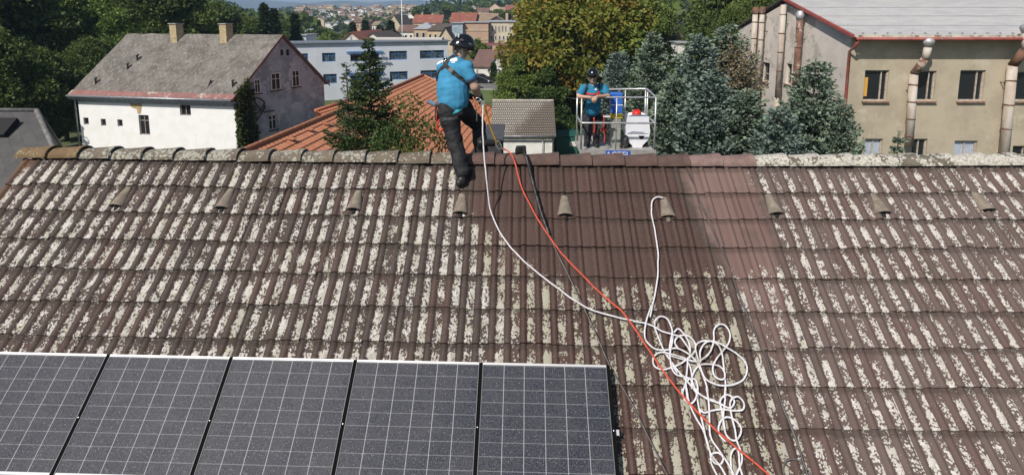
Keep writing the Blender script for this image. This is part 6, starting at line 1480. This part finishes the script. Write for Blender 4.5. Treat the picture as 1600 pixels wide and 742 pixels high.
    # boots on the tiles
    bt = MB(); fL = roofpx(722, 282, .075); f2 = fL + Vector((.07, .14, .11)); cap(bt, fL + Vector((-.03, -.02, .0)), f2, .046, .042, None, 1); cap(bt, anL, fL + Vector((-.01, 0, 0)), .060, .052); fuse(bt, 'boot', boot_m, root, .008, 3)
    bt = MB(); g0 = at(752, 244, 6.14); g0.z = AP.z + .135; g1 = g0 + Vector((.14, .05, -.015)); cap(bt, g0, g1, .046, .042); cap(bt, anR, g0, .058, .050); fuse(bt, 'boot', boot_m, root, .008, 3)
    # harness on the back
    hn = [('harness_strap', [(707, 93), (709, 99), (712, 103), (716, 108), (722, 115), (730, 123), (738, 129), (741, 131)], .045, strap_m), ('harness_strap', [(712, 86), (705, 90), (699, 96), (695, 103), (688, 109), (684, 116), (682, 122), (682, 128)], .042, strap_m),
          ('harness_strap', [(697, 82), (696, 88), (695, 95), (695, 101)], .040, strap_m), ('harness_strap', [(722, 85), (714, 86.5), (706, 90), (700, 95), (697, 100)], .032, strap_m), ('harness_strap', [(695, 101), (700, 106), (708, 113), (716, 119.5), (724, 126), (733, 133), (739, 138)], .046, strap_m)]
    for nm, L, wd, mt in hn[1:]: ribbon(root, shirt, L, wd, mt, nm, .007)
    ribbon(root, shirt, [(702, 107.5), (706, 111), (709, 113.5)], .050, grey_w, 'strap_buckle', .012); ribbon(root, shirt, [(707, 112), (709.5, 114)], .055, strap_m, 'strap_buckle', .014)
    mb = MB(); c = None
    bv = BVHTree.FromObject(shirt, bpy.context.evaluated_depsgraph_get()); o_ = root_off(root)
    hh, nn, _, _ = bv.ray_cast(EYE - o_, ray(697, 95).normalized()); c = hh + o_ + nn * .016
    mb.obox(c, side * .020, nn * .006, Vector((0, 0, .028))); pl = mb.build('harness_plate', strap_m, root)
    mb = MB(); mb.tube([c + nn * .012 + side * .018 * math.cos(a) + Vector((0, 0, -.005 + .022 * math.sin(a))) for a in np.linspace(0, 6.28, 14)], .005, 6); mb.build('d_ring', metal_m, pl)
    # waist belt and leg loops
    ribbon(root, tro, [(686, 157.5), (695, 159), (706, 160), (718, 160), (728, 159.5), (736, 158.5)], .035, strap_m, 'waist_belt', .010)
    ribbon(root, tro, [(688, 189), (698, 186), (708, 186), (715, 184)], .035, strap_m, 'leg_loop', .008)
    # gear at the hip
    pch = at(685, 176, 6.02)
    mb = MB(); mb.obox(pch, (.035, .01, 0), (0, .045, 0), (.004, 0, .085)); mb.obox(pch + Vector((-.004, -.02, .09)), (.03, 0, 0), (0, .03, 0), (0, 0, .012)); ph_ = mb.build('hip_pouch', strap_m, root)
    bv_ = ph_.modifiers.new('bevel', 'BEVEL'); bv_.width = .01; bv_.segments = 2
    mb = MB(); q = [at(684, 168, 5.98), at(682, 180, 5.96), at(683, 190, 5.95)]; mb.tube(q, .008, 6); mb.build('red_cord', red_w, root)
    mb = MB(); L = [(687, 187), (683, 196), (685, 204), (691, 203), (695, 194), (692, 187)]; mb.tube(smooth_path([at(x, y, 5.93) for x, y in L], 5), .011, 7); mb.build('red_sling', red_w, root)
    mb = MB(); L = [(739, 152), (743, 160), (747, 170), (748, 178)]; mb.tube(smooth_path([at(x, y, 5.98) for x, y in L], 5), .008, 7); mb.build('orange_strap', pm('orange_strap', (.6, .16, .04), None), root)
    mb = MB(); L = [(741, 156), (743, 166), (745, 178), (745, 190)]; mb.tube(smooth_path([at(x, y, 6.0) for x, y in L], 5), .006, 7); mb.build('pale_cord', grey_w, root)
    # gloves
    g = MB(); hand(g, wrR + (elR - wrR).normalized() * .01, at(757, 160, 6.24) - wrR, Vector((.6, -.4, .7)), .20, curl=.55, r=.0125); cap(g, wrR.lerp(elR, .12), wrR, .046, .042); fuse(g, 'glove', glove_m, root, .0065, 2)
    g = MB(); hand(g, wrL, at(750, 157, 6.36) - wrL, Vector((-.2, .5, .8)), .20, curl=.55, mirror=-1, r=.0125); cap(g, wrL.lerp(elL, .3), wrL, .042, .038); fuse(g, 'glove', glove_m, root, .0065, 2)
    # descender where the ropes meet
    d0 = at(754, 162, 5.80); r2 = thing('rope_grip', 'shiny metal rope grab with carabiner at the hip of the worker on the ridge', 'rope grip', d0)
    mb = MB(); mb.obox(d0, (.022, 0, 0), (0, .01, 0), (.01, 0, .036)); mb.obox(d0 + Vector((-.03, 0, .03)), (.024, 0, .01), (0, .007, 0), (0, 0, .010)); mb.build('body', metal_m, r2)
    mb = MB(); mb.tube([d0 + Vector((-.055 + .028 * math.cos(a), .01, .045 + .018 * math.sin(a))) for a in np.linspace(0, 6.28, 14)], .005, 6); mb.build('carabiner', metal_m, r2)
    yl = smooth_path([at(757, 164, 5.9), at(761, 180, 5.93), at(767, 200, 5.98), at(773, 216, 6.0), at(777, 224, 6.02)], 6)
    mb = MB(); mb.tube(yl, .011, 7); tag(mb.build('lanyard', yel_w, None, yl[0]), 'yellow lanyard hanging from the hip of the worker down to the red rope', 'lanyard')
    cc = at(779, 227, 6.02); r3 = thing('carabiner', 'steel carabiner joining the yellow lanyard and the red rope at the ridge', 'carabiner', cc)
    mb = MB(); dx = Vector((.03, 0, -.065)); mb.tube([cc + dx * math.cos(a) * .8 + Vector((.025, 0, .012)) * math.sin(a) for a in np.linspace(0, 6.28, 18)], .0065, 7); mb.build('ring', metal_m, r3)
    mb = MB(); mb.tube([cc + dx * .4, cc + dx * .4 + Vector((.02, 0, -.03)), at(786, 232, 6.0)], .012, 7); mb.build('knot', strap_m, r3)
worker_on_ridge()

# ------------------------------------------------------------------ lift basket
YB = 10.45
def basket():
    fl, fr_ = at(907, 236, YB), at(1023, 236, YB); zf = at(965, 235, YB).z; x0, x1 = fl.x, fr_.x; z1 = at(965, 152.5, YB).z; D = .85; YR = YB + D
    root = thing('lift_basket', 'aluminium railed basket of a boom lift with the second worker in it, beyond the ridge', 'lift basket', ((x0 + x1) / 2, YB + D / 2, zf))
    al = pm('aluminium_tube', (.62, .62, .61), (.48, .47, .45), 9, .35, metal=.6); plate = pm('basket_plate', (.42, .41, .38), (.33, .32, .3), 3, .6, metal=.3)
    r = .019; zm = at(965, 192.5, YB).z; c = .05
    def rail(z, nm, back=True):
        P = [(x0 + .0, YR, z), (x0, YB + c, z), (x0 + c * .3, YB + c * .3, z), (x0 + c, YB, z), (x1 - c, YB, z), (x1 - c * .3, YB + c * .3, z), (x1, YB + c, z), (x1, YR - c, z + (.06 if back else 0)), (x1 - c, YR, z + (.06 if back else 0)), (x0 + .6, YR, z + (.04 if back else 0))]
        mb = MB(); mb.tube(P, r, 8); mb.build(nm, al, root)
    rail(z1, 'top_rail'); rail(zm, 'mid_rail', False)
    for (x, y, t) in ((x0 + .01, YB + .005, z1), (x1 - .01, YB + .005, z1), (at(963, 190, YB).x, YB, z1), (x1 - .02, YR - .01, z1 + .06), (at(976, 190, YR).x, YR, z1 + .04), (x0 + .01, YR, z1), (at(1019, 190, YR).x - .12, YR, z1 + .05)):
        mb = MB(); mb.tube([(x, y, zf - .05), (x, y, t)], r * (.95 if x < x0 + .1 or x > x1 - .1 else .7), 8); mb.build('post', al, root)
    mb = MB(); mb.box(x0 - .02, x1 + .02, YB - .02, YR + .02, zf - .06, zf - .02); mb.build('floor', plate, root)
    mb = MB(); mb.box(x0 - .02, x1 + .02, YB - .03, YB - .021, zf - .20, zf + .02); mb.build('kick_plate', plate, root)
    mb = MB(); mb.box(x0 - .02, x1 + .02, YR + .022, YR + .03, zf - .1, zf + .1); mb.build('kick_plate', plate, root)
    # sign, only its top shows above the ridge
    bl = pm('sign_blue', (.03, .10, .42), None, rough=.4); s0, s1 = at(946, 236, YB).x, at(984, 236, YB).x
    mb = MB(); mb.box(s0, s1, YB - .044, YB - .032, zf - .19, zf + .005); sg = mb.build('sign', bl, root)
    tc = bpy.data.curves.new('lettering', 'FONT'); tc.body = 'AGTEL'; tc.size = .165; tc.extrude = .002; tc.align_x = 'CENTER'
    to = bpy.data.objects.new('lettering_tmp', tc); COL.objects.link(to); to.matrix_world = Matrix.Translation(((s0 + s1) / 2, YB - .047, zf - .135)) @ Matrix.Rotation(R(90), 4, 'X')
    bpy.context.view_layer.update(); me = bpy.data.meshes.new_from_object(to.evaluated_get(bpy.context.evaluated_depsgraph_get())); me.transform(to.matrix_world); bpy.data.objects.remove(to)
    link_mesh(me, 'lettering', white_p, sg)
    # control column: blue cover on a grey post
    cx0, cx1 = at(955, 165, YB + .35).x, at(973, 165, YB + .35).x; Y = YB + .35
    cb = thing('control_column', 'tall blue control cover with a yellow foot on a grey column inside the basket', 'control panel', ((cx0 + cx1) / 2, Y + .1, zf - .02))
    z = lambda py: at(965, py, Y).z
    mb = MB(); mb.box(cx0, cx1, Y, Y + .2, z(178), z(146)); o = mb.build('cover', pm('cover_blue', (.04, .16, .60), (.03, .13, .5), 3, .5), cb); bv = o.modifiers.new('bevel', 'BEVEL'); bv.width = .015; bv.segments = 2
    mb = MB(); mb.box(cx0 + .002, cx1 - .002, Y - .002, Y + .2, z(185), z(178.4)); mb.build('yellow_band', pm('signal_yellow', (.65, .48, .03), None), cb)
    mb = MB(); mb.box(cx0 - .002, cx1 + .002, Y - .004, Y + .1, z(165), z(163.8)); mb.build('white_line', white_p, cb)
    mb = MB(); mb.box(cx0 + .012, cx1 - .03, Y + .01, Y + .19, zf - .02, z(185.4)); mb.build('column', pm('grey_box', (.30, .31, .28), (.24, .25, .22), 4, .7), cb)
    # white tank
    Y = YB + .30; Z = lambda py: at(996, py, Y).z; Xp = lambda px: at(px, 205, Y).x
    tk = thing('sprayer_tank', 'white plastic sprayer tank with a red screw cap in the right half of the basket', 'tank', (Xp(996), Y + .15, zf - .02))
    wp_ = pm('white_plastic', (.78, .79, .82), (.72, .73, .76), 3, .35, spec=.5); gp_ = pm('tank_grey', (.30, .32, .36), None, rough=.5)
    def slab(pts, y0, y1, mat, nm, bev=.02):
        mb = MB(); mb.prism([(Xp(x), y0, Z(y)) for x, y in pts], (0, y1 - y0, 0)); o = mb.build(nm, mat, tk)
        if bev: bv = o.modifiers.new('bevel', 'BEVEL'); bv.width = bev; bv.segments = 3
        return o
    slab([(983, 184), (988, 182.5), (1007, 182.5), (1011, 184), (1014, 206), (1013, 211), (981, 211), (979, 206)], Y + .03, Y + .30, wp_, 'tank_body', .035)
    slab([(980.5, 209), (988, 205.8), (1003, 206.5), (1013.5, 210), (1013, 212), (1003, 209), (988, 208.5), (981, 212)], Y + .015, Y + .06, gp_, 'seam', .004)
    slab([(981, 211.5), (1013.5, 211.5), (1012, 218), (1004, 226), (1001, 233.5), (992, 233.5), (989, 226), (980.5, 219)], Y, Y + .26, wp_, 'front_shell', .02)
    slab([(983, 219), (980, 233.5), (992, 233.5), (988, 225)], Y + .05, Y + .24, dark_m, 'leg_recess', 0); slab([(1012, 218), (1016, 233.5), (1001, 233.5), (1004.5, 226)], Y + .05, Y + .24, dark_m, 'leg_recess', 0)
    slab([(998, 212.3), (1007, 212.3), (1005, 217), (1001, 217.6)], Y - .006, Y + .02, dark_m, 'badge', .002)
    mb = MB(); cc = Vector((Xp(996.5), Y + .15, Z(183))); mb.lathe([(.09, 0), (.095, .02), (.095, .075), (.08, .095), (.055, .10)], cc, 20); mb.obox(cc + Vector((0, 0, .11)), (.06, 0, 0), (0, .014, 0), (0, 0, .02)); mb.build('red_cap', pm('cap_red', (.62, .03, .02), None, rough=.4), tk)
    # black bag and gear hanging in the middle
    bg_ = thing('hanging_gear', 'black gear bag with red buckles hanging between the worker and the column', 'gear', at(944, 190, YB + .25)); 
    gm = MB(); c = at(943, 199, YB + .25); ell(gm, c, .10, .09, .10); ell(gm, c + Vector((.07, 0, .03)), .06, .07, .08); ell(gm, c + Vector((-.05, 0, .07)), .05, .05, .05); cap(gm, c + Vector((0, 0, .1)), c + Vector((.02, 0, .30)), .03, .02)
    fuse(gm, 'bag', pm('black_fabric', (.02, .022, .02), (.05, .055, .05), 16, .8), bg_, .012, 2, .02, 14)
    for L in ([(943, 180), (944, 190), (943, 202), (945, 212), (944, 224)], [(938, 205), (943, 200), (948, 205)]):
        mb = MB(); mb.tube(smooth_path([at(x, y, YB + .12) for x, y in L], 5), .015, 6); mb.build('red_strap', red_w, bg_)
    mb = MB(); mb.box(at(943, 181, YB + .1).x, at(953, 181, YB + .1).x, YB + .08, YB + .12, at(943, 183, YB + .1).z, at(943, 181.5, YB + .1).z); mb.build('pale_clip', white_p, bg_)
    c2 = at(977, 222, YB + .3); gm = MB(); ell(gm, c2, .07, .1, .16); ell(gm, c2 + Vector((-.03, 0, -.1)), .09, .1, .06); b2 = thing('black_bag', 'black bag on the basket floor left of the white tank', 'bag', (c2.x, c2.y, zf - .02)); fuse(gm, 'bag', pm('black_bag_fabric', (.012, .012, .012), (.03, .03, .03), 16, .6), b2, .012, 2, .015, 14)
    # boom behind and below
    bm_ = thing('boom_lift', 'telescopic boom that carries the basket, standing behind the roof', 'boom lift', (x1 + 1.5, 19, 0))
    om = pm('boom_grey', (.35, .35, .34), (.28, .28, .27), 2, .5)
    mb = MB(); mb.obox(((x0 + x1) / 2, YR + .16, zf - .28), (.09, 0, 0), (0, .12, 0), (0, 0, .22)); mb.build('basket_mount', om, bm_)
    a, b = Vector(((x0 + x1) / 2, YR + .25, zf - .42)), Vector((x1 + 1.2, 18.5, 1.9)); 
    for i, (t0, t1, s) in enumerate(((0, .36, .075), (.34, .7, .10), (.68, 1, .13))):
        d = (b - a); u = d.normalized(); sx_ = u.cross(Vector((0, 0, 1))).normalized(); mb = MB(); mb.obox(a + d * (t0 + t1) / 2, u * d.length * (t1 - t0) / 2, sx_ * s, u.cross(sx_) * s * 1.2); mb.build('boom_section', om, bm_)
    mb = MB(); mb.box(b.x - .5, b.x + .5, 17.8, 19.6, .9, 2.0); mb.build('turret', om, bm_); mb = MB(); mb.box(b.x - .9, b.x + .9, 17.0, 20.4, .45, .9); mb.build('chassis', pm('chassis_blue', (.04, .12, .4), None), bm_)
    for sx_ in (-1, 1):
        for y in (17.6, 19.8): mb = MB(); mb.lathe([(.42, -.15), (.42, .15)], (b.x + sx_ * .9, y, .42), 18, (1, 0, 0)); mb.build('wheel', boot_m, bm_)
    return zf
ZF = basket()

def worker_in_basket():
    Yc = YB + .27
    root = thing('person', 'worker in blue T-shirt and sunglasses leaning with folded hands on the basket rail', 'person', at(926, 233, Yc + .1))
    X = Vector((1, 0, 0)); fw = Vector((-.05, -1, 0)).normalized(); side = Vector((1, -.05, 0))
    hc = at(926, 120, YB + .02); neckb = at(927, 132, YB + .16); chest = at(928, 146, YB + .18); waist = at(926, 166, YB + .30); pel = at(925, 180, YB + .42)
    shL, shR = at(912, 137, YB + .17), at(944, 137, YB + .17); elL, elR = at(904, 151, YB + .05), at(950, 150, YB + .05); wrL, wrR = at(923, 152.5, YB - .085), at(933, 151, YB - .10)
    hipL, hipR = at(918, 184, YB + .42), at(933, 184, YB + .42); knL, knR = at(919, 207, YB + .34), at(932, 207, YB + .34); anL, anR = at(917, 229, YB + .40), at(931, 229, YB + .40)
    b = MB(); hup = Vector((.0, -.12, .99)); hf = Vector((-.12, -1, -.22)); head(b, hc, hup, hf, 1.0); cap(b, neckb, hc + Vector((0, .03, 0)), .062, .055)
    ell(b, chest, .175, .12, .19, side, fw); ell(b, waist, .135, .09, .15, side, fw); ell(b, pel, .14, .10, .11, side, fw); cap(b, shL, shR, .055, .055); cap(b, chest, neckb, .08, .06)
    cap(b, shL, elL, .052, .043); cap(b, elL, wrL, .043, .029); cap(b, shR, elR, .052, .043); cap(b, elR, wrR, .043, .029)
    cap(b, hipL, knL, .085, .06); cap(b, knL, anL, .052, .04); cap(b, hipR, knR, .085, .06); cap(b, knR, anR, .052, .04)
    hand(b, wrL, Vector((.75, -.15, -.55)), Vector((-.2, -.9, .2)), .18, curl=.3); hand(b, wrR, Vector((-.55, -.2, -.85)), Vector((.1, -.95, .2)), .18, curl=.35, mirror=-1)
    fuse(b, 'body', skin_m, root, .0085, 3)
    u_ = hup.normalized(); f_ = (hf - u_ * hf.dot(u_)).normalized(); s_ = f_.cross(u_)
    h = MB(); ell(h, hc + u_ * .030 - f_ * .016, .082, .090, .085, s_, f_); fuse(h, 'hair', hair_m, root, .009, 2)
    helmet(root, hc, hup, hf, 1.05)
    mb = MB(); 
    for k in (-1, 1): mb.obox(hc + s_ * k * .032 + f_ * .100 + u_ * .022, s_ * .028, f_ * .006, u_ * .019); mb.obox(hc + s_ * k * .078 + f_ * .05 + u_ * .028, s_ * .004, f_ * .05, u_ * .004)
    mb.obox(hc + f_ * .105 + u_ * .030, s_ * .010, f_ * .004, u_ * .005); o = mb.build('sunglasses', helm_m, root)
    s = MB(); ell(s, chest, .195, .14, .205, side, fw); cap(s, at(927, 150, YB + .22), at(926, 172, YB + .30), .165, .155, side, .85); cap(s, shL, shR, .073, .073); cap(s, chest + Vector((0, 0, .08)), neckb - Vector((0, 0, .02)), .11, .076, side, .85)
    cap(s, shL, shL.lerp(elL, .55), .076, .078); cap(s, shR, shR.lerp(elR, .55), .076, .078)
    shirt = fuse(s, 't_shirt', shirt2, root, .010, 3, .007, 8., (1, 1, 1.8))
    patch(root, shirt, [(922.5, 129.5), (924.5, 132.6), (926.5, 133.4), (929, 132), (931.5, 129.3), (930, 131.8), (926.8, 134.6), (923.8, 133.4)], white_p, 'collar_edge', .006)
    patch(root, shirt, [(929, 138), (932.5, 137.4), (932.6, 141), (929.6, 141.2)], white_p, 'chest_print', .006)
    for L in ([(918, 128), (917, 134), (916, 141), (916.5, 147)], [(934, 128), (936, 134), (936, 141), (935.5, 147)]): ribbon(root, shirt, L, .045, strap_m, 'harness_strap', .008)
    for L in ([(914.5, 144), (917, 148)], [(934.5, 143), (937, 148)], [(917, 146.5), (926, 147.5), (936, 146.5)]): ribbon(root, shirt, L, .035, red_w, 'red_harness_pad', .012)
    t = MB(); cap(t, at(925, 174, YB + .38), at(925, 182, YB + .42), .158, .155, side, .75); cap(t, hipL, knL, .108, .080); cap(t, knL, anL, .080, .068); cap(t, hipR, knR, .108, .080); cap(t, knR, anR, .080, .068)
    tro = fuse(t, 'trousers', trous2, root, .011, 3, .008, 9., (1, 1, 1.8))
    for an in (anL, anR):
        bt = MB(); f0 = Vector((an.x, an.y, ZF + .035)); cap(bt, f0 + Vector((0, .05, 0)), f0 + Vector((0, -.14, -.005)), .045, .040); cap(bt, an, f0, .055, .048); fuse(bt, 'boot', boot_m, root, .011, 2)
    mb = MB(); mb.tube(smooth_path([at(928, 184, YB + .2), at(929, 197, YB + .22), at(928.5, 210, YB + .24)], 5), .018, 7); mb.build('red_sling', red_w, root)
worker_in_basket()
